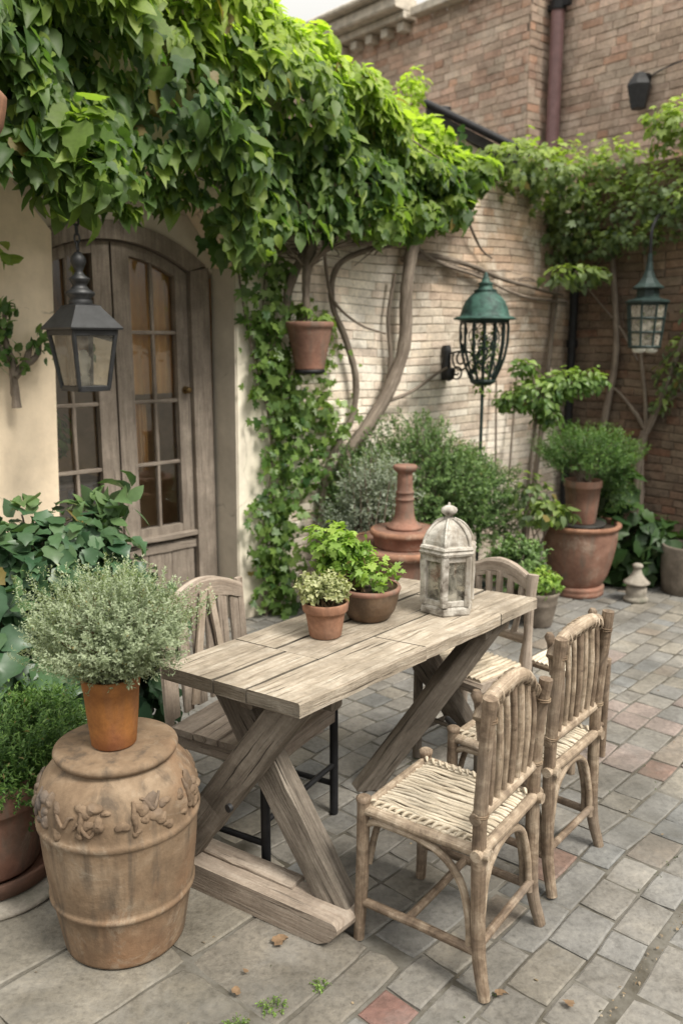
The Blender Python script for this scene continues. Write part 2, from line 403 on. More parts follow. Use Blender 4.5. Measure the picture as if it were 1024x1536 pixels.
L_thyme = leafm('grey_green_leaf', (.105, .135, .075), (.27, .32, .20), (.42, .47, .34), .3, .6, (.3, .34, .25))
L_rose = leafm('rosemary_leaf', (.022, .068, .014), (.095, .19, .04), (.27, .39, .10), .3, .5)
L_bush = leafm('bush_leaf', (.035, .078, .026), (.135, .225, .07), (.30, .42, .15), .3, .5, (.13, .18, .1))
L_silver = leafm('silver_leaf', (.10, .13, .095), (.24, .28, .22), (.46, .50, .42), .3, .55, (.3, .33, .28))
L_big = leafm('blue_green_leaf', (.016, .048, .024), (.055, .115, .055), (.13, .20, .07), .22, .38, (.1, .16, .11))
L_lime = leafm('lime_leaf', (.06, .14, .02), (.17, .29, .045), (.36, .48, .10), .38, .45)
L_cream = leafm('variegated_leaf', (.10, .14, .05), (.28, .31, .13), (.55, .53, .33), .3, .5, (.3, .3, .2))
L_dark = leafm('shade_leaf', (.010, .03, .010), (.03, .07, .02), (.07, .13, .03), .25, .5)

# ------------------------------------------------------------------ foliage
def templ(kind):
    if kind == 'ovate':
        v = [(0, 0, 0), (.23, .2, .05), (.30, .42, .07), (.2, .72, .02), (0, 1, -.12), (-.2, .72, .02), (-.30, .42, .07), (-.23, .2, .05), (0, .3, 0), (0, .65, -.02)]
        f = [(0, 1, 8), (1, 2, 8), (2, 9, 8), (2, 3, 9), (3, 4, 9), (4, 5, 9), (5, 6, 9), (6, 8, 9), (6, 7, 8), (7, 0, 8)]
    elif kind == 'vine':
        v = [(0, .05, 0), (.22, -.06, -.01), (.42, .12, .02), (.46, .36, -.02), (.31, .47, .03), (.29, .68, -.03), (.14, .76, -.03), (0, 1.08, -.2)]
        v = v+[(-x, y, z+.015) for x, y, z in v[1:7][::-1]]+[(0, .35, -.05), (0, .68, -.08)]
        f = []
        n = 14
        for i in range(n):
            j = (i+1) % n
            c = 15 if 5 <= i <= 8 else 14
            f.append((i, j, c))
        f += [(5, 15, 14), (9, 14, 15)]
    elif kind == 'ivy':
        v = [(0, .08, 0), (.2, -.06, -.03), (.5, .12, -.08), (.31, .28, .0), (.47, .56, -.08), (.17, .56, .0), (0, 1, -.12)]
        v = v+[(-x, y, z) for x, y, z in v[1:6][::-1]]+[(0, .32, -.045)]
        f = [(i, (i+1) % 12, 12) for i in range(12)]
    elif kind == 'fig':
        v = [(0, 0, 0), (.28, .02, .05), (.46, .25, .09), (.40, .5, .04), (.46, .66, .06), (.2, .8, -.02), (0, 1, -.14)]
        v = v+[(-x, y, z) for x, y, z in v[1:6][::-1]]+[(0, .3, 0), (0, .62, -.02)]
        f = [(0, 1, 12), (1, 2, 12), (2, 3, 12), (3, 13, 12), (3, 4, 13), (4, 5, 13), (5, 6, 13), (6, 7, 13), (7, 8, 13), (8, 9, 13), (9, 12, 13), (9, 10, 12), (10, 11, 12), (11, 0, 12)]
    else:  # tiny
        v = [(0, 0, 0), (.2, .45, .06), (0, 1, -.03), (-.2, .45, .06)]
        f = [(0, 1, 2), (0, 2, 3)]
    return np.array(v, float), np.array(f, int)

def unit(a): return a/np.maximum(np.linalg.norm(a, axis=1, keepdims=True), 1e-9)

class Leaves:
    def __init__(self): self.V = []; self.F = []; self.C = []; self.n = 0
    def add(self, pos, tip, nrm, size, kind, cols, wid=1.0):
        tv, tf = templ(kind); N = len(pos)
        if N == 0: return
        tip = unit(tip); x = unit(np.cross(tip, nrm)); z = np.cross(x, tip)
        size = np.broadcast_to(np.asarray(size, float), (N,))
        curl = 1+rng.uniform(-1.2, 1.6, N)
        wv = wid*rng.uniform(.72, 1.22, N)[:, None, None]; twist = rng.normal(0, .18, N)[:, None, None]*tv[None, :, 1:2]**2
        P = (pos[:, None, :]+(x[:, None, :]*(tv[None, :, 0:1]*wv+twist)+tip[:, None, :]*tv[None, :, 1:2]+z[:, None, :]*tv[None, :, 2:3]*curl[:, None, None])*size[:, None, None])
        m = len(tv)
        self.V.append(P.reshape(-1, 3)); self.F.append((tf[None]+(np.arange(N)*m)[:, None, None]+self.n).reshape(-1, 3))
        c = np.repeat(cols, m, axis=0); self.C.append(np.c_[c, np.ones(len(c))]); self.n += N*m
    def build(self, name, mat, parent=None, label=None):
        Vv = np.concatenate(self.V); F = np.concatenate(self.F); C = np.concatenate(self.C)
        if parent is not None: Vv = Vv-np.array(root_of(parent).location)
        me = bpy.data.meshes.new(name); me.from_pydata(Vv.tolist(), [], F.tolist())
        ca = me.color_attributes.new('Col', 'FLOAT_COLOR', 'POINT'); ca.data.foreach_set('color', C.ravel())
        me.materials.append(mat); me.polygons.foreach_set('use_smooth', np.ones(len(F), bool)); me.update()
        o = bpy.data.objects.new(name, me)
        if label: o['label'] = label
        return link(o, parent)

def rnd(n): return rng.normal(size=(n, 3))
def lump(d, sd, k=2.2):
    """smooth pseudo-noise in -1..1 for direction vectors"""
    a = d*k+sd
    return (np.sin(a[:, 0]*2.1+np.sin(a[:, 1]*1.7+1)*1.3)+np.sin(a[:, 1]*2.7+a[:, 2]*1.9)+np.sin(a[:, 2]*3.1-a[:, 0]*1.3))/3

def colr(n, base=.4, var=.3, young_lit=0, yv=.1):
    return np.c_[np.clip(rng.normal(base, var, n), 0, 1), np.clip(rng.normal(young_lit, yv, n), 0, 1), rng.random(n)]

def sprigs(Lv, c, rad, n, L, leaf, per=14, up=.5, zmin=-.6, lum=.18, spread=.9, kind='tiny', wid=1.0, young_lit=.1, sd=0, fmin=.35, tipyoung=.5, base=.4):
    d = unit(rnd(n*2)); d = d[d[:, 2] > zmin][:n]; n = len(d)
    f = fmin+(1-fmin)*rng.random(n)**.45
    tipp = np.array(c)+d*np.array(rad)*(f*(1+lum*lump(d, sd)))[:, None]
    ax = unit(d*1.0+np.array([0, 0, up])+rnd(n)*.22)
    Ls = L*rng.uniform(.6, 1.25, n)
    k = (np.arange(per)+.5)/per
    pos = tipp[:, None, :]-ax[:, None, :]*(Ls[:, None]*(1-k[None, :]))[:, :, None]
    pos += rng.normal(0, leaf*.12, pos.shape)
    N = n*per
    axr = np.repeat(ax, per, axis=0); rad_ = unit(np.cross(axr, rnd(N)))
    tip = axr*rng.uniform(.4, 1.0, (N, 1))+rad_*spread
    nr = unit(axr*.8-rad_*.4+rnd(N)*.2+np.array([0, 0, .3]))
    kk = np.tile(k, n); fr = np.repeat(f, per)
    cols = np.c_[np.clip(base+.35*(fr-.75)+.45*(kk-.6)+rng.normal(0, .2, N), 0, 1), np.clip(young_lit+tipyoung*(kk-.75)*2*(kk > .75)+rng.normal(0, .08, N), 0, 1), rng.random(N)]
    Lv.add(pos.reshape(-1, 3), tip, nr, leaf*rng.uniform(.65, 1.2, N), kind, cols, wid)

def blob(Lv, c, rad, n, size, kind='ivy', out=None, young_lit=.1, base=.4, droop=.7, lum=.2, sd=0, shell=.45, toplit=.4, zmin=-1, wid=1.0):
    d = unit(rnd(n*3))
    keep = d[:, 2] > zmin
    if out is not None: keep &= (d@np.array(out)) > -.25
    d = d[keep][:n]; n = len(d)
    f = 1-shell*rng.random(n)**1.6
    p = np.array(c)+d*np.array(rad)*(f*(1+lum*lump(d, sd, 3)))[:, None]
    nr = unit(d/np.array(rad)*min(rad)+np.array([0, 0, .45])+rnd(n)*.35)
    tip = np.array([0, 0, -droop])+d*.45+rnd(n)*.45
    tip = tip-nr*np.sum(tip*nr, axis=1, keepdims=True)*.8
    cols = np.c_[np.clip(base+.5*(f-.8)+rng.normal(0, .28, n), 0, 1), np.clip(young_lit+toplit*np.maximum(d[:, 2], 0)+rng.normal(0, .12, n), 0, 1), rng.random(n)]  # upper side of each clump yellower, top light put into the colour
    Lv.add(p, tip, nr, size*rng.uniform(.6, 1.2, n), kind, cols, wid)

def twigs(mb, base, c, rad, n, r=.003, zmin=0, n0=.02):
    for _ in range(n):
        d = V(rng.normal(size=3)); d.z = abs(d.z)+zmin; d.normalize()
        e = V((c[0]+d.x*rad[0]*.8, c[1]+d.y*rad[1]*.8, c[2]+d.z*rad[2]*.8))
        b = V(base)+V((U(-n0, n0), U(-n0, n0), 0)); m = b.lerp(e, .5)+V((U(-.2, .2)*rad[0], U(-.2, .2)*rad[1], .1*rad[2]))
        tube(mb, smooth([b, m, e], 4), [r*1.6, r, r*.4], 5)

# ------------------------------------------------------------------ camera, world, sun
cam = bpy.data.cameras.new('camera'); co = bpy.data.objects.new('camera', cam); COL.objects.link(co)
cam.sensor_fit = 'VERTICAL'; cam.sensor_height = 36; cam.sensor_width = 24; cam.lens = 30.0
co.location = (0, 0, 1.75); co.rotation_euler = (R(90-11.31), 0, 0)
cam.clip_end = 500; cam.clip_start = .05
cam.dof.use_dof = True; cam.dof.focus_distance = 2.65; cam.dof.aperture_fstop = 2.4
scene.camera = co

SUN_AZ, SUN_EL = (.70, -.58), 53
w = bpy.data.worlds.new('World'); scene.world = w; w.use_nodes = True
nt = w.node_tree; bg = nt.nodes['Background']
sky = nt.nodes.new('ShaderNodeTexSky'); sky.sky_type = 'NISHITA'; sky.sun_disc = False
sky.sun_elevation = R(SUN_EL); sky.sun_rotation = math.atan2(SUN_AZ[0], SUN_AZ[1])
sky.air_density = 1.0; sky.dust_density = 3.0; sky.ozone_density = 1.0
# thin white cloud over the whole sky: the sky's colour is washed out towards a warm white
mx = nt.nodes.new('ShaderNodeMix'); mx.data_type = 'RGBA'; mx.inputs[0].default_value = .9
mx.inputs[7].default_value = (11.4, 10.9, 9.8, 1)
tcw = nt.nodes.new('ShaderNodeTexCoord'); sxw = nt.nodes.new('ShaderNodeSeparateXYZ'); mrw = nt.nodes.new('ShaderNodeMapRange')
nt.links.new(tcw.outputs['Generated'], sxw.inputs[0]); nt.links.new(sxw.outputs[2], mrw.inputs[0])
mrw.inputs[1].default_value = 0; mrw.inputs[2].default_value = 1; mrw.inputs[3].default_value = .06; mrw.inputs[4].default_value = 2.1
mw = nt.nodes.new('ShaderNodeMix'); mw.data_type = 'RGBA'; mw.blend_type = 'MULTIPLY'; mw.inputs[0].default_value = 1
mw.inputs[6].default_value = (12.4, 12.1, 11.3, 1); nt.links.new(mrw.outputs[0], mw.inputs[7]); nt.links.new(mw.outputs[2], mx.inputs[7])
nt.links.new(sky.outputs[0], mx.inputs[6]); nt.links.new(mx.outputs[2], bg.inputs['Color'])
bg.inputs['Strength'].default_value = .118
sun = bpy.data.lights.new('sun', 'SUN'); sun.energy = 5.0; sun.angle = R(18); sun.color = (1, .945, .85)
so = bpy.data.objects.new('sun', sun); COL.objects.link(so)
el = R(SUN_EL); k = math.hypot(*SUN_AZ)
to = V((SUN_AZ[0]/k*math.cos(el), SUN_AZ[1]/k*math.cos(el), math.sin(el)))
so.rotation_euler = to.to_track_quat('Z', 'Y').to_euler(); so.location = (4, -3, 6)
scene.view_settings.view_transform = 'Standard'; scene.view_settings.look = 'None'; scene.view_settings.exposure = 0
scene.render.engine = 'CYCLES'
scene.cycles.use_denoising = True
scene.cycles.max_bounces = 8; scene.cycles.transparent_max_bounces = 16

# ------------------------------------------------------------------ ground and paving
g = MB(); g.add([(-120, -120, -.0065), (120, -120, -.0065), (120, 120, -.0065), (-120, 120, -.0065)], [(0, 1, 2, 3)])
struct(obj('ground', g, M['joint']))
th = R(42); pu = V((math.sin(th), math.cos(th), 0)); pv = V((math.cos(th), -math.sin(th), 0))
pav = MB()
def paver(a0, a1, b0, b1, col, gap=.003, hz=0):
    c = [(a0, b0), (a1, b0), (a1, b1), (a0, b1)]
    ca, cb = (a0+a1)/2, (b0+b1)/2
    la, lb = (a1-a0)/2-gap/2-U(0, .002), (b1-b0)/2-gap/2-U(0, .002)
    if la < .02 or lb < .02: return
    rot = U(-.012, .012); e = .006
    na, nb = max(2, int(la*2/.07)), max(2, int(lb*2/.07))
    # closed outline with wavering edges, three rings: foot, arris, inset top
    pts = []
    for i in range(na): pts.append((-la+2*la*i/na, -lb))
    for i in range(nb): pts.append((la, -lb+2*lb*i/nb))
    for i in range(na): pts.append((la-2*la*i/na, lb))
    for i in range(nb): pts.append((-la, lb-2*lb*i/nb))
    ta, tb = U(-.02, .02), U(-.02, .02)
    rings = [[], [], []]
    for (x, y) in pts:
        j = 1+U(-.022, .014); x1, y1 = x*j-y*rot, y*j+x*rot
        corner = abs(abs(x)-la) < 1e-6 and abs(abs(y)-lb) < 1e-6
        if corner: x1 *= .965; y1 *= .965
        for q, (s, z) in enumerate(((0, -.014), (0, -.0035), (e, 0))):
            sx = x1-math.copysign(min(s, abs(x1)), x1)*(1 if abs(abs(x)-la) < 1e-6 else 0)
            sy = y1-math.copysign(min(s, abs(y1)), y1)*(1 if abs(abs(y)-lb) < 1e-6 else 0)
            p = pu*(ca+sx)+pv*(cb+sy); p = p+V((nz(p.x*1.3, p.y*1.3, 1.5), nz(p.x*1.3, p.y*1.3, 7.7), 0))*.03+V((nz(p.x*4, p.y*4, 3), nz(p.x*4, p.y*4, 9), 0))*.008; rings[q].append((p.x, p.y, z+hz+(sx*ta+sy*tb if q else 0)))
    n = len(pts); vs = rings[0]+rings[1]+rings[2]; fs = []
    for q in range(2):
        for i in range(n): fs.append((q*n+i, q*n+(i+1) % n, q*n+n+(i+1) % n, q*n+n+i))
    fs.append(tuple(range(2*n, 3*n)))
    fs = [tuple(reversed(f)) for f in fs]
    pav.add(vs, fs, None, col)
def pcol(x, y):
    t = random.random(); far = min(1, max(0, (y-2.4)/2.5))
    b = (.235, .217, .19)
    if t < .30: b = (.222, .212, .195)
    elif t < .45: b = (.258, .232, .192)
    elif t < .55: b = (.19, .188, .18)
    elif t < .60: b = (.25, .21, .17)
    rd = math.exp(-((x-1.45)**2+(y-3.55)**2)/.35)
    if random.random() < rd*.4: b = (.255, .205, .18)
    elif random.random() < .015: b = (.25, .165, .13)
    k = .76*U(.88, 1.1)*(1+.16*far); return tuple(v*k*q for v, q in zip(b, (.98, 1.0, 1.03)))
A0, A1, B0, B1 = .45, 1.62, -2.75, -1.42     # corner laid with large slabs
b = -5.2; row = 0; REDS = []; ROWS = []; SEAM = -.83
while b < 4.2:
    wd = U(.098, .15)
    a = -1.2-U(0, .3)
    while a < 8.0:
        p = pu*a+pv*(b+wd/2)
        near = p.y < 3.3+.25*p.x
        ln = U(.12, .27) if near else U(.11, .2)
        c = pu*(a+ln/2)+pv*(b+wd/2)
        vis = c.y > .9 and c.x < 4.2 and c.x > -3.4
        if vis:
            inA = a+ln > A0 and a < A1 and b+wd > B0 and b < B1
            if not inA:
                if wd > .13 and random.random() < (.08 if near else .3):
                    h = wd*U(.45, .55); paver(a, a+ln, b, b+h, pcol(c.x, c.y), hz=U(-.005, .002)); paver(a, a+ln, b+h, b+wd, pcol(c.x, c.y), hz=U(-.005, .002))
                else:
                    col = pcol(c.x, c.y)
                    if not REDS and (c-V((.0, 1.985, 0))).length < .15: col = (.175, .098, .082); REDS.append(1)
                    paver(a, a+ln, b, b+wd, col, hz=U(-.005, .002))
        a += ln
    ROWS.append(b+wd)
    b += wd+(.03 if b < SEAM <= b+wd else 0); row += 1
bb = B0-.1
while bb < B1+.12:
    wd = U(.3, .42); aa = A0-.1-U(0, .2)
    while aa < A1+.05:
        ln = U(.38, .62); k = .74*U(.85, 1.05); base = random.choice([(.225, .20, .165), (.212, .20, .18), (.235, .21, .17)])
        paver(aa, min(aa+ln, A1+.09), bb, min(bb+wd, B1+.13), tuple(v*k*q for v, q in zip(base, (.98, 1.0, 1.03))), hz=U(-.002, .002)); aa += ln
    bb += wd
struct(obj('paving', pav, M['paving']))

# ------------------------------------------------------------------ brick walls
def bricks(mb, O, X, N, L, z0, z1, ch, bl, joint, colf, jit=.004, top=None, proud=.012, thick=.25, warp=0, jv=None, dj=.003):
    """a wall of individually laid, slightly uneven bricks in front of a mortar core"""
    O = V(O); X = V(X).normalized(); N = V(N).normalized(); Z = V((0, 0, 1))
    prism(mb, [(0, z0), (L, z0), (L, z1-.03), (0, z1-.03)], O, X, Z, N, -thick, 0, (1, 1, 1), 1)
    z = z0; r = 0
    while z < z1-ch*.5:
        s = -bl*(.5 if r % 2 else 0)-U(0, .03)
        h = ch*U(.94, 1.05)
        while s < L:
            l = bl*U(.86, 1.12) if random.random() > .2 else bl*U(.45, .6)
            jv_ = joint if jv is None else jv*U(.4, 1.6)
            s0, s1 = max(s, 0)+jv_/2, min(s+l, L)-jv_/2
            if s1-s0 > .03 and (top is None or z+h*.5 < top((s0+s1)/2)):
                zz0, zz1 = z+joint/2, z+h-joint/2
                d = proud+U(-dj, dj); e = .005
                j = lambda: U(-jit, jit)
                o = [(s0+j(), zz0+j()), (s1+j(), zz0+j()), (s1+j(), zz1+j()), (s0+j(), zz1+j())]
                cx, cz = (s0+s1)/2, (zz0+zz1)/2
                wf = lambda x: warp*math.sin(x*2.3+z*1.1)+warp*.6*math.sin(x*6.1+z*3)
                ins = [(x-math.copysign(e, x-cx), y-math.copysign(e, y-cz)) for x, y in o]
                if warp: o = [(x, y+wf(x)) for x, y in o]; ins = [(x, y+wf(x)) for x, y in ins]
                vs = [O+X*x+Z*y for x, y in o]+[O+X*x+Z*y+N*(d*.7) for x, y in o]+[O+X*x+Z*y+N*(d+U(-.002, .002)) for x, y in ins]
                fs = [(q, (q+1) % 4, 4+(q+1) % 4, 4+q) for q in range(4)]+[(4+q, 4+(q+1) % 4, 8+(q+1) % 4, 8+q) for q in range(4)]+[(8, 9, 10, 11)]
                if X.cross(Z).dot(N) < 0: fs = [tuple(reversed(f)) for f in fs]
                mb.add(vs, fs, None, colf(cx, cz))
            s += l
        z += h; r += 1

def dirs(deg):
    t = R(deg); return V((math.sin(t), math.cos(t), 0)), V((math.cos(t), -math.sin(t), 0))
hu, hn = dirs(46); wu, wn = dirs(50)
P0 = V((-.66, 5.2, 0)); W0 = V((-.335, 5.515, 0)); C0 = V((1.93, 7.41, 0))
Z3 = V((0, 0, 1))
def H(s, z, d=0): return P0+hu*s+hn*d+Z3*z      # on the house wall: along, up, out
def W(s, z, d=0): return W0+wu*s+wn*d+Z3*z      # on the pale brick wall
ru, rn = V((math.sin(R(140)), math.cos(R(140)), 0)), V((-math.cos(R(-40)), math.sin(R(-40)), 0))
rn = V((-math.sin(R(50)), -math.cos(R(50)), 0))
def RW(s, z, d=0): return C0+ru*s+rn*d+Z3*z     # on the red garden wall

def c_white(s, z):
    wv = 1/(1+math.exp((s-1.55+(z-1.6)*1.1)*2.4)) if z > 1.0 else .75
    wv = min(1, max(0, wv+.26+U(-.10, .10)))
    if z < .9: wv *= .8
    a = random.choice([(.38, .26, .17), (.36, .225, .145), (.42, .30, .20), (.30, .215, .15), (.44, .27, .16)])
    b = random.choice([(.84, .77, .67), (.80, .71, .60), (.86, .80, .71), (.78, .67, .57)])
    k = U(.88, 1.08); return tuple((x*(1-wv)+y*wv)*k for x, y in zip(a, b))
def c_red(s, z):
    a = random.choice([(.20, .13, .09), (.17, .118, .085), (.21, .13, .09), (.15, .11, .083), (.25, .125, .08), (.20, .15, .11)])
    if z > 2.3: a = tuple(.5*x+.5*y for x, y in zip(a, (.34, .24, .15)))
    k = .8*U(.8, 1.15); a = tuple(.7*x+.3*y for x, y in zip(a, (.17, .13, .10))); return tuple(x*k for x in a)
def c_bld(s, z):
    a = random.choice([(.48, .30, .22), (.52, .38, .30), (.42, .25, .18), (.44, .31, .235), (.38, .28, .21), (.48, .36, .28), (.36, .26, .2), (.42, .215, .13), (.47, .38, .30), (.41, .33, .26), (.45, .34, .26)])
    k = U(.85, 1.15); return tuple((.65*x+.35*y)*k for x, y in zip(a, (.52, .42, .35)))

wm = MB(); bricks(wm, W0, wu, wn, 2.96, 0, 3.06, .056, .215, .0055, c_white, .0016, None, .005, .25, .010, .0022, .0012)
ww = thing('garden_wall', 'pale whitewashed brick garden wall behind the green cage lantern', 'wall', W0)
obj('brickwork', wm, [M['brickw'], M['mortarw']], ww)
rm = MB(); bricks(rm, C0, ru, rn, 3.2, 0, 3.12, .066, .215, .008, c_red, .005, None, .010, .25, .010, .006, .003)
rw_ = thing('garden_wall', 'dark red-brown brick garden wall at the right, hung with a lantern', 'wall', C0)
obj('brickwork', rm, [M['brickr'], M['mortar']], rw_)

# ------------------------------------------------------------------ brick building behind
bu = V((math.sin(R(140)), math.cos(R(140)), 0)); bn = V((-math.sin(R(50)), -math.cos(R(50)), 0))
BQ = V((2.02, 10, 0)); BT = 5.58
bl_ = thing('brick_building', 'tall weathered red brick building behind the courtyard walls', 'building', BQ)
m = MB(); BL = 7.0
bricks(m, BQ-bu*BL, bu, bn, BL, 2.0, BT, .082, .26, .008, c_bld, .005, None, .008, .4)
prism(m, [(0, 0), (BL, 0), (BL, 2.0), (0, 2.0)], BQ-bu*BL, bu, Z3, bn, -.4, 0, (1, 1, 1), 1)
obj('wing_wall', m, [M['brickb'], M['mortarb']], bl_)
m = MB(); bricks(m, BQ-bn*.42, -bn*-1, bu, .42, 2.0, BT, .082, .22, .008, c_bld, .005, None, .008, .3)
obj('side_wall', m, [M['brickb'], M['mortarb']], bl_)
m = MB(); bricks(m, BQ-bn*.42+bu*.0, bu, bn, 5.5, 2.0, 7.4, .082, .26, .008, c_bld, .005, None, .008, .4)
prism(m, [(0, 0), (5.5, 0), (5.5, 2.0), (0, 2.0)], BQ-bn*.42, bu, Z3, bn, -.4, 0, (1, 1, 1), 1)
obj('main_wall', m, [M['brickb'], M['mortarb']], bl_)
m = MB(); cB = BQ-bu*BL
plank(m, cB+Z3*(BT+.03)+bn*.09, BQ-bu*1.75+Z3*(BT+.03)+bn*.09, bn, .22, .08, .01)
plank(m, cB+Z3*(BT+.15)+bn*.16, BQ-bu*1.75+Z3*(BT+.15)+bn*.16, bn, .36, .14, .02)
plank(m, cB+Z3*(BT+.27)+bn*.22, BQ-bu*1.75+Z3*(BT+.27)+bn*.22, bn, .46, .07, .02)
plank(m, BQ-bu*1.70+Z3*(BT+.05)+bn*.06, BQ+Z3*(BT+.05)+bn*.06, bn, .16, .1, .01)
cor = obj('cornice', m, M['corn'], bl_)
for i in range(18):
    m = MB(); m.box(cB+bu*(.2+i*.29)+Z3*(BT-.075)+bn*.075, .11, .13, .10, bu, bn, bev=.008)
    if .2+i*.29 < BL-1.8: obj('dentil', m, M['corn'], cor)
# mauve downpipe in the corner
dp = BQ+bn*-.30+bu*.13
pp = thing('downpipe', 'thick mauve downpipe running down the brick building corner', 'pipe', (dp.x, dp.y, 2.2))
m = MB(); tube(m, [dp+Z3*2.2, dp+Z3*4, dp+Z3*7.2], .072, 20); obj('pipe', m, M['mauve'], pp)
for z in (5.3,):
    m = MB(); tube(m, [dp+Z3*(z-.05), dp+Z3*(z+.05)], .086, 20); m.box(dp+Z3*z, .32, .05, .06, bu, bn); obj('bracket', m, M['irondull'], pp)
# black wall lamp with its cable
lp = V((3.02, 9.17, 4.22))
def face_pt(x, z):   # point of the main wall with this x
    o = BQ-bn*.42; t = (x-o.x)/bu.x; return o+bu*t+Z3*z
q = face_pt(3.10, 4.23)+bn*.13
wl = thing('wall_lamp', 'small black wall lamp high on the brick building', 'lamp', q)
m = MB(); lathe(m, [(.0, .17), (.055, .165), (.10, .10), (.12, .06), (.125, .05), (.075, -.17), (.0, -.17)], q, 6, sm=False); obj('lamp_body', m, M['iron'], wl)
m = MB(); m.box(q-bn*.09+Z3*.1, .1, .1, .14, bu, bn); tube(m, [q-bn*.07+Z3*.12, q+Z3*.13], .02, 8); obj('bracket', m, M['iron'], wl)
m = MB(); tube(m, smooth([q-bn*.1+Z3*.12, q-bn*.1+bu*.3+Z3*.20, q-bn*.1+bu*1.5+Z3*.34]), .008, 6); obj('cable', m, M['iron'], wl)

# ------------------------------------------------------------------ low outhouse roof behind the pale wall
e0, e1 = V((.75, 8.15, 3.79)), V((1.60, 7.86, 3.30))
oh = thing('outhouse', 'low outhouse with dark sloping roof edge behind the wall', 'outhouse', (1.2, 8.0, 0))
m = MB(); back = V((.35, .9, .0)); perp = (e1-e0).cross(back).normalized()
vs = [e0, e1, e1+back*1.2, e0+back*1.2]; dn = V((0, 0, -.09))
m.add(vs+[p+dn for p in vs], [(0, 1, 2, 3), (7, 6, 5, 4), (0, 4, 5, 1), (1, 5, 6, 2), (2, 6, 7, 3), (3, 7, 4, 0)]); obj('roof', m, M['slate'], oh)
m = MB(); tube(m, [e0+V((-.02, -.05, .03)), e1+V((.02, -.05, .03))], .035, 8); obj('roof_edge', m, M['irondull'], oh)
m = MB(); w0 = e0+V((.1, .12, -.09)); w1 = e1+V((-.06, .12, -.09))
m.add([(w0.x, w0.y, 0), (w1.x, w1.y, 0), w1, w0, (w0.x+.3, w0.y+.8, 0), (w1.x+.3, w1.y+.8, 0), w1+back*.85, w0+back*.85], [(0, 1, 2, 3), (1, 5, 6, 2), (5, 4, 7, 6), (4, 0, 3, 7)]); obj('wall', m, M['white'], oh)
fl = V((.91, 8.2, 3.5))
o = MB(); lathe(o, [(.055, 0), (.055, .12), (.045, .17), (.05, .22), (.072, .29), (.07, .30), (.04, .30), (0, .28)], fl, 16)
tag(rebase(obj('flue_pipe', o, M['iron']), fl), 'short black flared flue pipe poking out of the vine', 'flue')

# ------------------------------------------------------------------ house with the arched door
hs = thing('house', 'cream plastered house with weathered arched double door at the left', 'house', P0)
m = MB()
left = [(-3.4, 0), (-1.175, 0), (-1.09, 2.29), (-1.27, 2.5), (-1.27, 3.45), (-3.4, 3.45)]
topo = [(-1.27, 2.5), (-1.0, 2.72), (-.5, 2.72), (-.15, 2.5), (-.02, 2.34), (.05, 2.18)]
prism(m, left, P0, hu, Z3, hn, -.22, 0)
prism(m, topo+[(.05, 3.45), (-1.27, 3.45)], P0, hu, Z3, hn, -.22, 0)
obj('wall', m, M['cream'], hs)
m = MB(); pier = [(.02, 0), (.47, 0), (.47, 3.45), (.05, 3.45), (.05, 2.18)]
prism(m, pier, P0, hu, Z3, hn, -.24, .001); obj('pier', m, M['white'], hs)
CS, CZ = -.64, 1.38
def arc(s, r): return CZ+math.sqrt(max(r*r-(s-CS)**2, 0))
def arcpts(s0, s1, r, n=14): return [(s0+(s1-s0)*i/n, arc(s0+(s1-s0)*i/n, r)) for i in range(n+1)]
# recess wall above the arch and the lining of the reveal
m = MB()
prism(m, arcpts(-1.34, .06, 1.025)+[(.06, 3.0), (-1.34, 3.0)], P0, hu, Z3, hn, -.34, -.222); obj('recess_wall', m, M['reveal'], hs)
m = MB()
prism(m, [(.008, 0), (.0185, 0), (.048, 2.18), (.036, 2.18)], P0, hu, Z3, hn, -.235, -.004); obj('reveal', m, M['reveal'], hs)
# frame
m = MB()
fo, fi = 1.025, .925
band = arcpts(-1.26, -.02, fo)+[(x, z) for x, z in reversed(arcpts(-1.14, -.14, fi))]
prism(m, band, P0, hu, Z3, hn, -.31, -.205)
for a, b in ((-.138, -.005), (-1.275, -1.142)):
    prism(m, [(a, 0), (b, 0), (b, arc(b, fo)), (a, arc(a, fi))], P0, hu, Z3, hn, -.312, -.2)
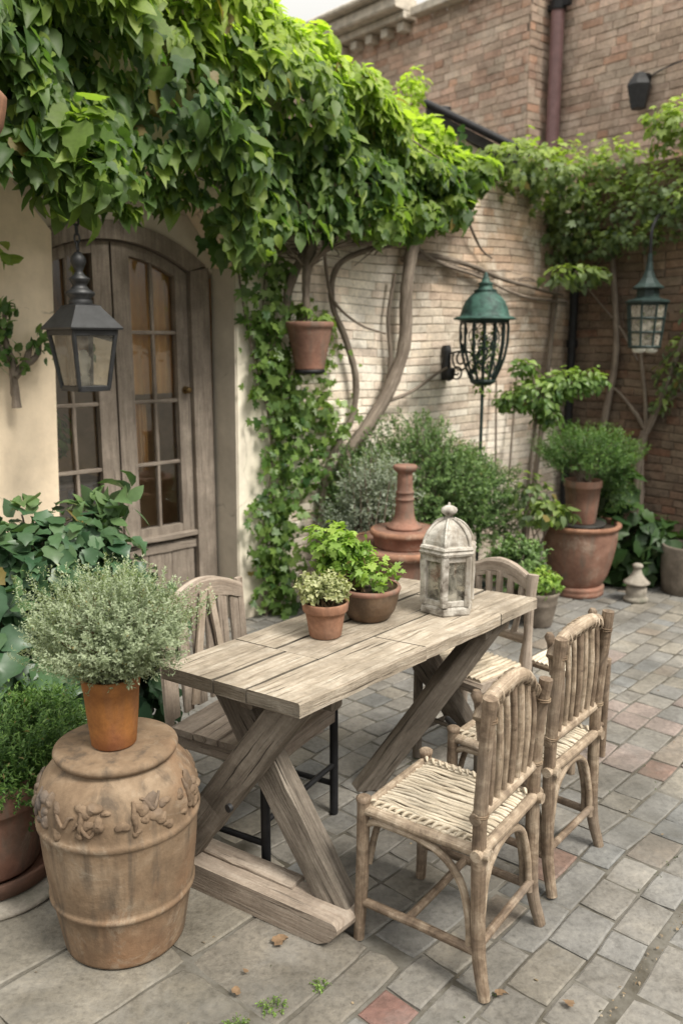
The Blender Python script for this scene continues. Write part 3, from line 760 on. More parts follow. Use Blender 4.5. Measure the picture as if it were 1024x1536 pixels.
# inner bead
band = arcpts(-1.14, -.14, fi-.003)+[(x, z) for x, z in reversed(arcpts(-1.12, -.16, fi-.03))]
prism(m, band, P0, hu, Z3, hn, -.305, -.25)
obj('door_frame', m, M['door'], hs)
ZB = [.635, 1.025, 1.40, 1.80]
def leaf(sa, sb, ga, gb, knob):
    """sa..sb the leaf, ga..gb its glazing"""
    m = MB(); d0, d1 = -.295, -.235; GT = .852
    for a, b in ((sa, ga), (gb, sb)):
        prism(m, [(a, .575), (b, .575), (b, arc(b, fi-.012)), (a, arc(a, fi-.012))], P0, hu, Z3, hn, d0, d1)
    prism(m, arcpts(ga+.001, gb-.001, GT)+[(x, z) for x, z in reversed(arcpts(ga+.001, gb-.001, fi-.012))][0:], P0, hu, Z3, hn, d0, d1-.003)
    prism(m, [(ga+.001, .575), (gb-.001, .575), (gb-.001, .635), (ga+.001, .635)], P0, hu, Z3, hn, d0, d1-.003)
    if knob: plank(m, H(sa-.03, .57, -.225), H(sb, .57, -.225), hn, .05, .035, .006)
    dl = obj('door', m, M['door'], hs)
    mid = (ga+gb)/2; m = MB()
    plank(m, H(mid, .635, -.262), H(mid, arc(mid, GT), -.262), hu, .020, .03, .005)
    for z in ZB[1:]: plank(m, H(ga, z, -.259), H(gb, z, -.259), Z3, .022, .03, .005)
    obj('glazing_bars', m, M['door'], dl)
    for a, b in ((ga, mid), (mid, gb)):
        for i, z in enumerate(ZB):
            m = MB(); t = ZB[i+1] if i < 3 else None
            if t: poly = [(a, z), (b, z), (b, t), (a, t)]
            else: poly = [(a, z), (b, z)]+list(reversed(arcpts(a, b, GT+.004, 5)))
            m.add([H(x, z, -.274) for x, z in poly], [tuple(range(len(poly)))]); obj('window_pane', m, M['pane'], dl)
    if knob:
        m = MB(); k = H(-.178, 1.46, -.235)
        tube(m, [k-hn*.001, k+hn*.006], .024, 14); tube(m, [k, k+hn*.03], .008, 8); tube(m, [k+hn*.025, k+hn*.032, k+hn*.045, k+hn*.052], [.012, .021, .02, .01], 12); obj('knob', m, M['brass'], dl)
leaf(-.632, -.142, -.525, -.225, True)
leaf(-1.138, -.645, -1.05, -.752, False)
m = MB(); s = -1.14
while s < -.15:
    e = min(s+.165, -.14); plank(m, H((s+e)/2, 0, -.262), H((s+e)/2, .535, -.262), hu, e-s-.004, .05, .004); s = e
plank(m, H(-1.14, .5, -.232), H(-.14, .5, -.232), Z3, .05, .012, .003)
obj('kick_panel', m, M['door'], hs)
m = MB()
for poly, a, b in (([(-2.2, 0), (.42, 0), (.42, 2.9), (-2.2, 2.9)], -1.12, -1.1), ([(-2.2, 2.88), (.42, 2.88), (.42, 2.9), (-2.2, 2.9)], -2.0, -.36), ([(.40, 0), (.42, 0), (.42, 2.88), (.40, 2.88)], -2.0, -.36), ([(-2.2, 0), (-2.18, 0), (-2.18, 2.88), (-2.2, 2.88)], -2.0, -.36)):
    prism(m, poly, P0, hu, Z3, hn, a, b)
obj('room_wall', m, M['interior'], hs)
m = MB(); prism(m, [(-3.4, 3.452), (.52, 3.452), (.52, 3.56), (-3.4, 3.56)], P0, hu, Z3, hn, -2.0, .12); obj('roof_edge', m, M['corn'], hs)
def curtain(name, s0, s1, z0, z1, d, mat, label):
    m = MB(); n = 36; vs = []
    for i in range(n+1):
        s = s0+(s1-s0)*i/n; dd = d+.018*math.sin(i*1.15)+.006*math.sin(i*2.7)
        vs += [H(s, z0, dd), H(s, (z0+z1)/2, dd*1.0+.004), H(s, z1, dd)]
    fs = [(3*i+j, 3*i+3+j, 3*i+4+j, 3*i+1+j) for i in range(n) for j in range(2)]
    m.add(vs, fs, smooth=True); o = obj(name, m, mat); tag(rebase(o, H((s0+s1)/2, z0, d)), label, 'curtain')
curtain('curtain', -.56, -.18, 1.44, 2.36, -.325, M['curtain'], 'amber curtain hanging behind the upper panes of the right door leaf')
curtain('curtain', -.55, -.40, .98, 1.40, -.33, M['curtain'], 'narrow tan curtain strip behind the middle panes of the right door leaf')
curtain('curtain', -1.06, -.72, 1.55, 2.36, -.34, M['curtain_brown'], 'dim brown curtain behind the top panes of the left door leaf')
# added plant and its table, imitating colours reflected in the left leaf
it = thing('added_side_table', 'added wooden side table indoors behind the left door leaf', 'table', H(-.9, 0, -.62))
m = MB(); plank(m, H(-1.25, .92, -.62), H(-.62, .92, -.62), hn, .4, .04); obj('tabletop', m, M['rattan'], it)
for s in (-1.2, -.68):
    for d in (-.46, -.78):
        m = MB(); plank(m, H(s, 0, d), H(s, .9, d), hu, .045, .045); obj('leg', m, M['rattan'], it)
ip = H(-1.0, .94, -.50)
t = thing('reflection_plant', 'added green plant in an orange pot, standing in for reflections in the left leaf', 'potted plant', ip)
m = MB(); lathe(m, [(.0, 0), (.06, 0), (.085, .13), (.09, .13), (.08, .12), (0, .12)], ip, 24); obj('pot', m, M['terra_orange'], t)
lv = Leaves(); blob(lv, ip+V((0, 0, .3)), (.16, .16, .2), 260, .07, 'ovate', young_lit=.15, base=.6); lv.build('foliage', L_lime, t)

# ------------------------------------------------------------------ big vine over the door
hem_s = [-2.6, -1.75, -1.54, -1.34, -1.19, -.78, -.55, -.37, .07, .48, .94, 1.52, 1.84, 2.15]
hem_z = [2.40, 2.47, 2.46, 2.41, 2.41, 2.40, 2.36, 2.26, 2.30, 2.42, 2.48, 2.58, 2.80, 2.98]
top_s = [-2.6, -1.4, -.7, .25, .5, .78, 1.2, 1.5, 1.9, 2.25]
top_z = [3.75, 3.72, 3.72, 3.62, 3.50, 3.38, 3.17, 3.12, 3.10, 3.0]
vt = thing('climbing_vine', 'broad-leaved green vine spilling over the door, with grey twisting trunks on the wall', 'vine', W(.52, 0, .1))
lv = Leaves()
def canopy(n, inset, size, kind, base, yk):
    s = rng.uniform(-2.6, 2.1, n); t = rng.random(n)
    hole = np.exp(-((s+.62)/.26)**2-((t-.62)/.13)**2)+.8*np.exp(-((s+.15)/.2)**2-((t-.72)/.10)**2)+.8*np.exp(-((s-.75)/.25)**2-((t-.8)/.1)**2)
    keep = rng.random(n) > hole*.93; s = s[keep]; t = t[keep]; n = len(s)
    hem = np.interp(s, hem_s, hem_z); tp = np.interp(s, top_s, top_z)
    hem = hem+.05*np.sin(s*9+1)+.035*np.sin(s*23)
    bul = np.interp(s, [-2.6, -.6, .6, 1.4, 2.15], [.70, .62, .52, .42, .22])
    A = lambda t: np.interp(t, [0, .12, .3, .55, .8, 1.0], [-.35, .25, .72, .98, 1.0, .86])
    B = lambda t: np.interp(t, [0, .12, .3, .55, .8, 1.0], [.985, 1.0, .90, .60, .27, 0.0])
    lum = .15*np.sin(s*6+3*np.sin(t*5))+.13*np.sin(t*13+s*4)+.09*np.sin(s*17+t*9)
    d = bul*A(t)*(1+lum); z = hem+(tp-hem)*B(t)
    dt = .02; dd = bul*(A(np.minimum(t+dt, 1))-A(np.maximum(t-dt, 0))); dz = (tp-hem)*(B(np.minimum(t+dt, 1))-B(np.maximum(t-dt, 0)))
    ln = np.hypot(dd, dz)+1e-6; nd, nzv = -dz/ln, dd/ln
    U3, N3, Zz = np.array(hu), np.array(hn), np.array([0, 0, 1.])
    nr = nd[:, None]*N3+nzv[:, None]*Zz
    pos = np.array(P0)+s[:, None]*U3+d[:, None]*N3+z[:, None]*Zz-nr*(inset*rng.uniform(.4, 1.3, n))[:, None]
    tip = (dd/ln)[:, None]*N3*.4+N3*.45+(dz/ln)[:, None]*Zz*.8+np.array([0, 0, -.3])+rnd(n)*.42
    nn = unit(nr*.75+np.array([0, 0, .95])+rnd(n)*.42)
    young_lit = np.clip(1.25*np.clip((.72-t)/.52, 0, 1)+rng.normal(-.10, .25, n), 0, 1)*yk  # paler towards the canopy top: sunlight painted in along with new growth
    young_lit = np.maximum(young_lit, (rng.random(n) < .05)*.5*yk)
    cols = np.c_[np.clip(rng.normal(base, .25, n)-inset*1.5, 0, 1), young_lit, rng.random(n)]  # deeper layers darker: shade inside the canopy put into leaf colour
    sz = size*rng.uniform(.55, 1.25, n)*np.interp(s, [-2.6, 0, 2.1], [1.08, .92, .72])
    lv.add(pos, tip, nn, sz, kind, cols)
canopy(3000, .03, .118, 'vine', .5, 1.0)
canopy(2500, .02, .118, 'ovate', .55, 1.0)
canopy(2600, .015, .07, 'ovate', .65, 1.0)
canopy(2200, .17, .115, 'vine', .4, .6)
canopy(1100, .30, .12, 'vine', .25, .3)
# loose sprays along the right end and under the hem
for (s, z, d, n) in ((1.55, 2.62, .35, 130), (1.9, 2.9, .3, 130), (1.15, 2.52, .42, 120), (.75, 2.45, .5, 90), (-.2, 2.30, .45, 60), (-1.2, 2.45, .72, 50), (1.6, 3.12, .1, 160), (1.3, 3.22, .05, 160), (1.0, 3.3, .1, 140), (.5, 3.45, .15, 140)):
    blob(lv, tuple(H(s, z, d)), (.17, .15, .13), n, .085, 'vine', young_lit=.12 if z < 3 else .75, base=.5)
blob(lv, (-1.16, 3.86, 2.42), (.17, .12, .12), 70, .13, 'ovate', young_lit=.1, base=.6)
blob(lv, (-1.14, 3.84, 2.62), (.2, .1, .12), 60, .13, 'vine', young_lit=.1, base=.6)
for (s, z, d) in ((1.62, 3.2, -.15), (1.66, 3.33, -.15), (1.72, 3.45, -.15), (1.78, 3.55, -.15), (1.86, 3.25, -.1)):
    blob(lv, tuple(H(s, z, d)), (.10, .08, .10), 70, .06, 'ovate', young_lit=.95, base=.8)
lv.build('foliage', L_vine, vt)
def hbranch(pts, r):
    m = MB(); tube(m, smooth([H(*p) for p in pts], 6), r, 6, .1); obj('branch', m, M['bark'], vt)
for _ in range(14):
    a = U(-1.3, .9); z = U(2.5, 2.95); hbranch([(a, z, U(.1, .3)), (a+U(-.15, .3), z+U(-.12, .12), U(.25, .45)), (a+U(-.2, .6), z+U(-.2, .15), U(.2, .45))], [.010, .007, .004])
def wline(px, d=.06): return [W(s, z, d) for s, z in px]
# trunks on the pale wall (distances along the wall, heights)
m = MB(); tube(m, smooth([W(.30, .0, .08), W(.34, .55, .08), W(.42, 1.0, .10), W(.58, 1.2, .12), W(.76, 1.42, .12), W(.90, 1.72, .12), W(.915, 2.1, .12), W(.97, 2.38, .12), W(1.03, 2.62, .16), W(1.0, 2.9, .2)], 7), [.05, .045, .042, .045, .048, .046, .044, .046, .05, .04], 10, .07); obj('trunk', m, M['bark'], vt)
def branch(pts, r, d=.07, name='branch'):
    m = MB(); tube(m, smooth([W(s, z, d+U(-.012, .012)) for s, z in pts], 6), r, 7, .10); obj(name, m, M['bark'], vt)
branch([(.15, 0), (.18, .5), (.24, .8), (.34, 1.05), (.48, 1.25), (.50, 1.5), (.42, 1.75), (.30, 2.0), (.34, 2.22), (.6, 2.34), (.98, 2.42)], [.03, .026, .024, .022, .022, .02, .018, .015])
branch([(.62, 1.12), (.72, 1.28), (.82, 1.6), (.80, 1.9), (.85, 2.2)], [.016, .015, .012])
branch([(.92, 2.30), (1.2, 2.34), (1.6, 2.30), (1.95, 2.22), (2.35, 2.17), (2.75, 2.12)], [.022, .02, .016, .012])
branch([(.98, 2.42), (1.25, 2.30), (1.7, 2.22), (2.2, 2.10), (2.8, 2.06)], [.014, .012, .010])
branch([(1.0, 2.45), (.7, 2.40), (.3, 2.34), (.0, 2.30), (-.2, 2.26)], [.02, .018, .014], .1)
branch([(-.1, 1.8), (-.08, 2.05), (.02, 2.25), (.12, 2.4), (.15, 2.7)], [.024, .028, .03, .02], .12)
branch([(.2, 2.5), (.22, 2.2), (.30, 2.0), (.5, 1.86), (.74, 1.80)], [.012, .010, .006], .1)
branch([(.72, 1.33), (1.0, 1.4), (1.25, 1.52), (1.38, 1.56)], [.014, .012, .010], .09)
branch([(1.5, 2.75), (1.62, 2.55), (1.75, 2.42), (1.86, 2.36)], [.012, .010, .006], .06)
for _ in range(16):
    s = U(-.25, .7); z = U(2.22, 2.42); branch([(s, z), (s+U(-.2, .3), z+U(-.06, .12)), (s+U(-.3, .5), z+U(-.1, .2))], [.006, .005, .003], .1)
for _ in range(10):
    s = U(1.0, 2.5); z = 2.33-.09*(s-.9); branch([(s, z), (s+.2, z+U(-.05, .03)), (s+.45, z+U(-.10, .02))], [.006, .005, .003], .07)

# ------------------------------------------------------------------ ivy on the pier
iv = thing('ivy', 'bright green ivy trailing down the pale pier beside the door', 'ivy', H(.3, 0, .06))
lv = Leaves()
def strand(pts, n, size, spread, kind='ivy', young_lit=.15, base=.5, d=.05, dv=.06):
    P = smooth([V((s, z, 0)) for s, z in pts], 8); Ls = np.array([(p.x, p.y) for p in P])
    i = rng.integers(0, len(Ls)-1, n); f = rng.random(n)[:, None]
    q = Ls[i]*(1-f)+Ls[i+1]*f+rng.normal(0, spread, (n, 2))
    dd = d+np.abs(rng.normal(0, dv, n))
    q[:, 0] += .045
    pos = np.array(P0)+q[:, :1]*np.array(hu)+q[:, 1:]*np.array([0, 0, 1.])+dd[:, None]*np.array(hn)
    nr = unit(np.array(hn)+np.array([0, 0, .35])+rnd(n)*.4); tip = np.array([0, 0, -.8])+rnd(n)*.5
    lv.add(pos, tip, nr, size*rng.uniform(.55, 1.25, n), kind, colr(n, base, .3, young_lit, .15))
strand([(.02, 2.3), (.03, 2.1), (.10, 1.9), (.13, 1.75), (.14, 1.6)], 105, .075, .045)
strand([(.2, 2.35), (.24, 2.1), (.27, 1.9), (.22, 1.7), (.2, 1.5)], 136, .075, .06)
strand([(.14, 1.62), (.25, 1.45), (.3, 1.25), (.26, 1.05), (.28, .85), (.24, .6), (.2, .3), (.22, .05)], 558, .066, .085)
strand([(.3, 1.45), (.45, 1.38), (.58, 1.3), (.7, 1.22), (.78, 1.25)], 204, .065, .08, young_lit=.3)
strand([(.42, 1.15), (.55, 1.0), (.6, .85)], 99, .06, .07)
strand([(.35, 1.75), (.5, 1.62), (.62, 1.6), (.72, 1.7)], 68, .055, .05, young_lit=.35)
strand([(.15, .7), (.16, .5), (.18, .3), (.35, .1)], 260, .06, .09)
strand([(.02, 1.5), (.06, 1.46), (.1, 1.45)], 8, .075, .03)
strand([(.6, 1.95), (.66, 1.85), (.7, 1.75)], 24, .05, .05, young_lit=.5)
lv.build('foliage', L_ivy, iv)
for pts in ([(.2, 0), (.22, .6), (.27, 1.1), (.2, 1.6), (.24, 2.2)], [(.3, 1.1), (.5, 1.32), (.78, 1.25)], [(.2, 1.5), (.1, 1.8), (.03, 2.2)]):
    m = MB(); tube(m, smooth([H(s, z, .04) for s, z in pts], 6), [.012, .009, .005], 6, .1); obj('stem', m, M['bark'], iv)

# ------------------------------------------------------------------ ivy along the garden wall tops
gi = thing('ivy', 'mass of pale and green ivy spilling over the corner of the garden walls', 'ivy', RW(.3, 0, .1))
lv = Leaves()
rnn, wnn = np.array(rn), np.array(wn)
for (p, r, n, sz, yg, bs) in (
    (W(2.05, 3.05, .1), (.26, .22, .20), 330, .075, .35, .5), (W(2.4, 3.0, .15), (.28, .25, .24), 420, .075, .3, .5), (W(2.65, 2.72, .2), (.22, .22, .26), 340, .075, .12, .55),
    (RW(.15, 2.95, .2), (.28, .26, .28), 420, .07, .3, .45), (RW(.12, 2.55, .22), (.2, .2, .2), 260, .075, .1, .8), (RW(.45, 3.05, .12), (.26, .24, .2), 400, .06, .5, .45),
    (RW(.62, 2.7, .12), (.28, .22, .26), 420, .055, .12, .55), (RW(.95, 2.82, .12), (.26, .22, .26), 400, .055, .1, .6), (RW(.95, 3.28, .1), (.26, .2, .18), 360, .075, .75, .6),
    (RW(1.25, 3.2, .1), (.24, .2, .25), 320, .07, .5, .5), (RW(.40, 2.5, .16), (.16, .14, .12), 170, .065, .05, .7), (RW(.80, 2.52, .14), (.26, .16, .09), 220, .045, .1, .6), (RW(1.2, 2.72, .16), (.28, .2, .14), 260, .06, .15, .5)):
    blob(lv, tuple(p), r, int(n*.85), sz*.92, 'ivy', out=(-.5, -.85, .2), young_lit=yg*.6, base=bs, toplit=.6, sd=p.x*3, lum=.5)
lv.build('foliage', L_wallivy, gi)
# ------------------------------------------------------------------ corner drainpipe, tuft, leaning stakes
cp = W(2.88, 0, .09)
o = MB(); tube(o, [cp+Z3*.0, cp+Z3*1.2, cp+Z3*2.75], .035, 12); tube(o, [cp+Z3*2.42, cp+Z3*2.6], .06, 12); tube(o, [cp+Z3*1.7, cp+Z3*1.76], .046, 12)
tag(rebase(obj('drainpipe', o, M['irondull']), cp), 'narrow black drainpipe in the corner where the garden walls meet', 'pipe')
tf = V((1.83, 6.85, 2.26))
t = thing('trailing_plant', 'flat tuft of pale leaves jutting out from the corner drainpipe', 'plant', tf)
lv = Leaves(); blob(lv, tuple(tf+V((0, 0, 0))), (.23, .16, .075), 130, .095, 'ovate', young_lit=.15, base=.75, toplit=.5); lv.build('foliage', L_wallivy, t)
m = MB(); tube(m, smooth([cp+Z3*2.3, tf+V((.03, .2, .04)), tf]), [.01, .006], 6); obj('stem', m, M['bark'], t)
o = MB(); a = W(2.72, 2.28, .03); b = W(2.32, .0, .12); tube(o, smooth([a, a.lerp(b, .5)+V((.02, 0, 0)), b]), [.02, .022, .022], 8, .05)
tag(rebase(obj('wooden_stake', o, M['bark']), b), 'dark wooden stake leaning on the pale wall beside the corner', 'stake')
for s, lean, hgt, lab in ((1.93, .03, 1.45, 'thin straight plant cane against the pale wall, left of the two'), (2.05, .16, 1.5, 'thin leaning plant cane against the pale wall, right of the two')):
    o = MB(); tube(o, smooth([W(s, 0, .12), W(s+lean*.4, hgt*.5, .1), W(s+lean, hgt, .06)]), .008, 6)
    tag(rebase(obj('plant_cane', o, M['bark']), W(s, 0, .12)), lab, 'cane')

# ------------------------------------------------------------------ climbing stems on the red wall
cv = thing('bare_climber', 'brown forked climber trunk with few leaves on the red brick wall', 'climber', RW(.72, 0, .08))
m = MB(); tube(m, smooth([RW(.76, 0, .09), RW(.80, .5, .08), RW(.78, .85, .08), RW(.82, 1.05, .09)], 6), [.05, .042, .038, .034], 9, .08); obj('trunk', m, M['bark'], cv)
for pts, r in (([(.74, 1.05), (.62, 1.2), (.45, 1.36), (.25, 1.45)], [.022, .014, .008]), ([(.74, 1.05), (.82, 1.25), (.90, 1.5), (1.0, 1.8), (1.15, 2.2)], [.032, .024, .012]), ([(.74, 1.05), (.70, 1.35), (.64, 1.7), (.66, 2.1), (.6, 2.5)], [.018, .014, .008]),
               ([(.30, .3), (.34, 1.0), (.42, 1.6), (.38, 2.1), (.3, 2.6)], [.03, .028, .02]), ([(.62, 1.6), (.45, 1.85), (.25, 2.05), (.1, 2.2)], [.010, .008, .005]), ([(.82, 1.25), (1.0, 1.36), (1.2, 1.42)], [.014, .008])):
    m = MB(); tube(m, smooth([RW(s+.08, z, .06) for s, z in pts], 6), r, 7, .1); obj('branch', m, M['bark'], cv)
lv = Leaves()
for (s, z, r, n) in ((.92, 1.48, .11, 60), (1.02, 1.65, .13, 90), (1.1, 1.5, .1, 60), (1.15, 1.95, .14, 80), (.86, 1.28, .08, 40)):
    blob(lv, tuple(RW(s+.08, z, .1)), (r, r, r*1.1), n, .06, 'ovate', young_lit=.1, base=.4)
lv.build('foliage', L_wallivy, cv)

# ------------------------------------------------------------------ big bush against the pale wall
def bush(name, label, base, parts, mat, group=None, tw=26):
    t = thing(name, label, 'shrub', base, 0, group); lv = Leaves()
    for q in parts: sprigs(lv, *q[0], **q[1])
    lv.build('foliage', mat, t)
    m = MB(); c, r = parts[0][0][0], parts[0][0][1]
    twigs(m, base, c, r, tw, .006, .2, .05); obj('stems', m, M['bark'], t)
    return t
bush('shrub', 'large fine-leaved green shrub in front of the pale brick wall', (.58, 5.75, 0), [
    (((.50, 5.72, .78), (.52, .40, .50), 2300, .10, .026), dict(per=13, young_lit=.08, base=.45, sd=1, lum=.14)),
    (((.90, 5.9, .62), (.40, .36, .44), 1500, .10, .026), dict(per=13, young_lit=.05, base=.38, sd=4, lum=.16)),
    (((.12, 5.62, .68), (.32, .3, .42), 900, .10, .026), dict(per=13, young_lit=.03, base=.32, sd=7, lum=.16))], L_bush)
bush('shrub', 'silver-grey fine-leaved shrub left of the terracotta column', (.17, 5.1, 0), [
    (((.22, 5.12, .86), (.26, .22, .26), 560, .12, .020), dict(per=15, young_lit=.25, base=.55, sd=2, lum=.3)),
    (((.08, 5.1, .62), (.24, .2, .3), 420, .12, .020), dict(per=15, young_lit=.1, base=.4, sd=3, lum=.3))], L_silver)
# standard tree
st = V((1.33, 6.15, 0))
t = thing('small_tree', 'slim sapling with leafy top in front of the pale wall', 'tree', st)
m = MB(); tube(m, smooth([st, st+V((.02, 0, .5)), st+V((.05, 0, 1.0)), st+V((.09, 0, 1.42))]), [.018, .016, .013, .01], 8, .06)
for dx, dz in ((-.2, .1), (.3, .12), (.1, .2), (-.1, .25)): tube(m, smooth([st+V((.08, 0, 1.3)), st+V((.08+dx*.6, U(-.05, .05), 1.36+dz*.6)), st+V((.08+dx, U(-.1, .1), 1.36+dz))]), [.008, .004], 5)
obj('trunk', m, M['bark'], t)
lv = Leaves()
for (dx, dz, r, n) in ((-.02, .02, .2, 420), (.17, .1, .16, 260), (.36, .12, .11, 120), (-.2, -.02, .13, 180), (-.13, .22, .09, 80), (.05, -.14, .1, 120)):
    blob(lv, (st.x+.10+dx, st.y, 1.36+dz), (r, r*.8, r*.7), n, .058, 'ovate', young_lit=.1, base=.5, toplit=.5, sd=dx*9)
lv.build('crown', L_ivy, t)

# ------------------------------------------------------------------ pots
def pot(mb, c, rb, rt, h, rim=.03, lip=.012, n=48, wob=.012, flare=0):
    """classic flowerpot with a raised rim band, hollow with soil level left to its plant"""
    k = rb+(rt-rb)*(1-rim/h)
    prof = [(0, 0), (rb*.96, 0), (rb, .006), ((rb+k)/2+flare, (h-rim)*.5), (k, h-rim), (rt+lip*.8, h-rim+.003), (rt+lip, h-rim+.008), (rt+lip, h-.006), (rt+lip*.6, h), (rt-.004, h), (rt-.012, h-.012), (rt-.02, h-.04), (0, h-.04)]
    lathe(mb, prof, c, n, wob)
def soil(mb, c, r, z): lathe(mb, [(r, z), (r*.5, z+.006), (0, z+.008)], c, 24, .02)

# big urn
uc = V((-.652, 2.29, 0))
t = thing('urn', 'large buff clay urn with embossed shoulder at the front left', 'urn', uc)
m = MB(); prof = [(0, 0), (.166, 0), (.175, .006), (.178, .02), (.192, .10), (.202, .155), (.207, .163), (.2115, .17), (.212, .177), (.207, .185), (.209, .20), (.220, .30), (.2265, .385), (.2285, .395), (.234, .404), (.2345, .414), (.2285, .423), (.227, .44), (.2285, .47), (.222, .505), (.208, .535), (.186, .562), (.163, .578), (.156, .588), (.155, .6), (0, .6)]
lathe(m, prof, uc, 72, .012, sub=2); obj('body', m, M['urn'], t)
m = MB(); lathe(m, [(0, .582), (.150, .584), (.166, .588), (.173, .595), (.1755, .603), (.173, .611), (.163, .617), (.12, .6195), (0, .6195)], uc, 72, .016, sub=2); obj('lid', m, M['urn'], t)
m = MB()
def on_urn(a, z, out=0):
    r = float(np.interp(z, [.423, .44, .47, .505, .535, .562], [.2285, .227, .2285, .222, .208, .186]))+out
    return uc+V((r*math.cos(a), r*math.sin(a), z))
def bump_blob(a, z, r, hgt, sq=1.0):
    c = on_urn(a, z); N = V((math.cos(a), math.sin(a), .25)).normalized(); X = V((-math.sin(a), math.cos(a), 0)); Y = N.cross(X)
    n = 12; rr = [(1, -.3), (.92, .25), (.7, .62), (.35, .9), (0.02, 1)]; vs = []; sd = U(0, 9)
    for (k, h_) in rr:
        for q in range(n):
            an = 2*math.pi*q/n; kk = k*(1+.22*math.sin(an*2+sd)+.14*math.sin(an*3+sd*2))
            vs.append(c+X*(r*kk*math.cos(an))+Y*(r*sq*kk*math.sin(an))+N*(hgt*h_*(1+.12*math.sin(an*2+sd*3))))
    fs = [(i*n+q, i*n+(q+1) % n, (i+1)*n+(q+1) % n, (i+1)*n+q) for i in range(4) for q in range(n)]
    m.add(vs, fs, smooth=True)
for ga in range(9):
    a0 = R(-100+ga*40)
    for (da, z, r, h_) in ((0, .515, .019, .016), (.14, .52, .016, .014), (-.12, .50, .013, .011), (.05, .483, .013, .009), (.2, .487, .017, .012), (.12, .465, .020, .009), (.27, .47, .016, .012), (-.05, .455, .013, .008), (.30, .51, .013, .013), (.33, .445, .014, .009), (-.2, .475, .015, .009)):
        if random.random() < .85: bump_blob(a0+da+U(-.03, .03), z+U(-.006, .006), r*U(.95, 1.45), h_*U(.5, .95), U(.7, 1.2))
    for _ in range(1):
        aa = a0+U(-.2, .35); z = U(.445, .53); P = [on_urn(aa+k*.07, z+.018*math.sin(k*1.7+ga), .002) for k in range(5)]
        tube(m, smooth(P, 4), [.003, .007, .006, .003], 6, .2)
    for _ in range(1):
        aa = a0+U(-.15, .3); P = [on_urn(aa+U(-.01, .01), .455+k*.02, .0015) for k in range(5)]; tube(m, smooth(P, 3), [.004, .009, .008, .004], 6, .15)
obj('relief', m, M['urn_relief'], t)

# orange pot of thyme on the urn
oc = V((-.652, 2.275, .622))
t = thing('potted_herb', 'grey-green thyme bush in a tall orange pot on top of the urn', 'potted plant', oc)
m = MB(); lathe(m, [(0, 0), (.060, 0), (.0635, .004), (.073, .10), (.0775, .165), (.0795, .168), (.0825, .196), (.082, .204), (.079, .207), (.075, .203), (.072, .18), (0, .18)], oc, 48, .008, sub=2); obj('pot', m, M['terra_orange'], t)
m = MB(); soil(m, oc, .0722, .181); obj('soil', m, M['soil'], t)
lv = Leaves(); tc = oc+V((.012, 0, .352))
sprigs(lv, tuple(tc), (.238, .235, .168), 2200, .085, .0105, per=20, up=.55, zmin=-.95, lum=.17, young_lit=.12, base=.45, sd=5, fmin=.3, tipyoung=.6)
sprigs(lv, tuple(tc+V((0, 0, .01))), (.246, .24, .178), 300, .07, .0105, per=18, up=.9, zmin=-.3, lum=.3, young_lit=.25, base=.6, sd=8, fmin=.93, tipyoung=.6)
sprigs(lv, tuple(oc+V((0, 0, .24))), (.13, .13, .07), 260, .06, .010, per=16, up=.2, zmin=-.9, young_lit=.1, base=.4)
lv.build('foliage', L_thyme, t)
m = MB(); twigs(m, oc+V((0, 0, .18)), tuple(tc), (.22, .22, .14), 60, .0018, -.2, .04); obj('stems', m, M['dry'], t)

# big pot with rosemary, lower left
rc = V((-1.17, 2.56, 0))
t = thing('potted_herb', 'lush green rosemary in a wide brown pot at the left edge', 'potted plant', rc)
m = MB(); lathe(m, [(0, .06), (.155, .06), (.16, .07), (.185, .22), (.20, .30), (.213, .302), (.218, .31), (.219, .385), (.213, .398), (.203, .40), (.195, .39), (.19, .36), (0, .36)], rc, 56, .01, sub=2); obj('pot', m, M['terra_old'], t)
m = MB(); soil(m, rc, .191, .362); obj('soil', m, M['soil'], t)
m = MB(); lathe(m, [(0, .022), (.19, .022), (.205, .03), (.218, .06), (.222, .085), (.212, .09), (.206, .07), (.19, .05), (0, .05)], rc, 56, .01); obj('saucer', m, M['terra_dark'], t)
lv = Leaves()
sprigs(lv, (rc.x+.05, rc.y, .46), (.29, .25, .22), 900, .10, .019, per=20, up=1.3, zmin=-.35, lum=.2, young_lit=.06, base=.35, sd=3, fmin=.4, wid=.8, tipyoung=.5)
sprigs(lv, (rc.x+.20, rc.y+.02, .47), (.20, .2, .19), 560, .10, .019, per=20, up=1.3, zmin=-.3, lum=.2, young_lit=.06, base=.4, sd=6, fmin=.4, wid=.8, tipyoung=.5)
lv.build('foliage', L_rose, t)
o = MB(); lathe(o, [(0, .0), (.262, .0), (.268, .008), (.262, .02), (0, .02)], rc, 48, .015)
tag(rebase(obj('plinth_stone', o, M['greystone']), rc), 'round flat grey stone under the brown rosemary pot', 'stone')

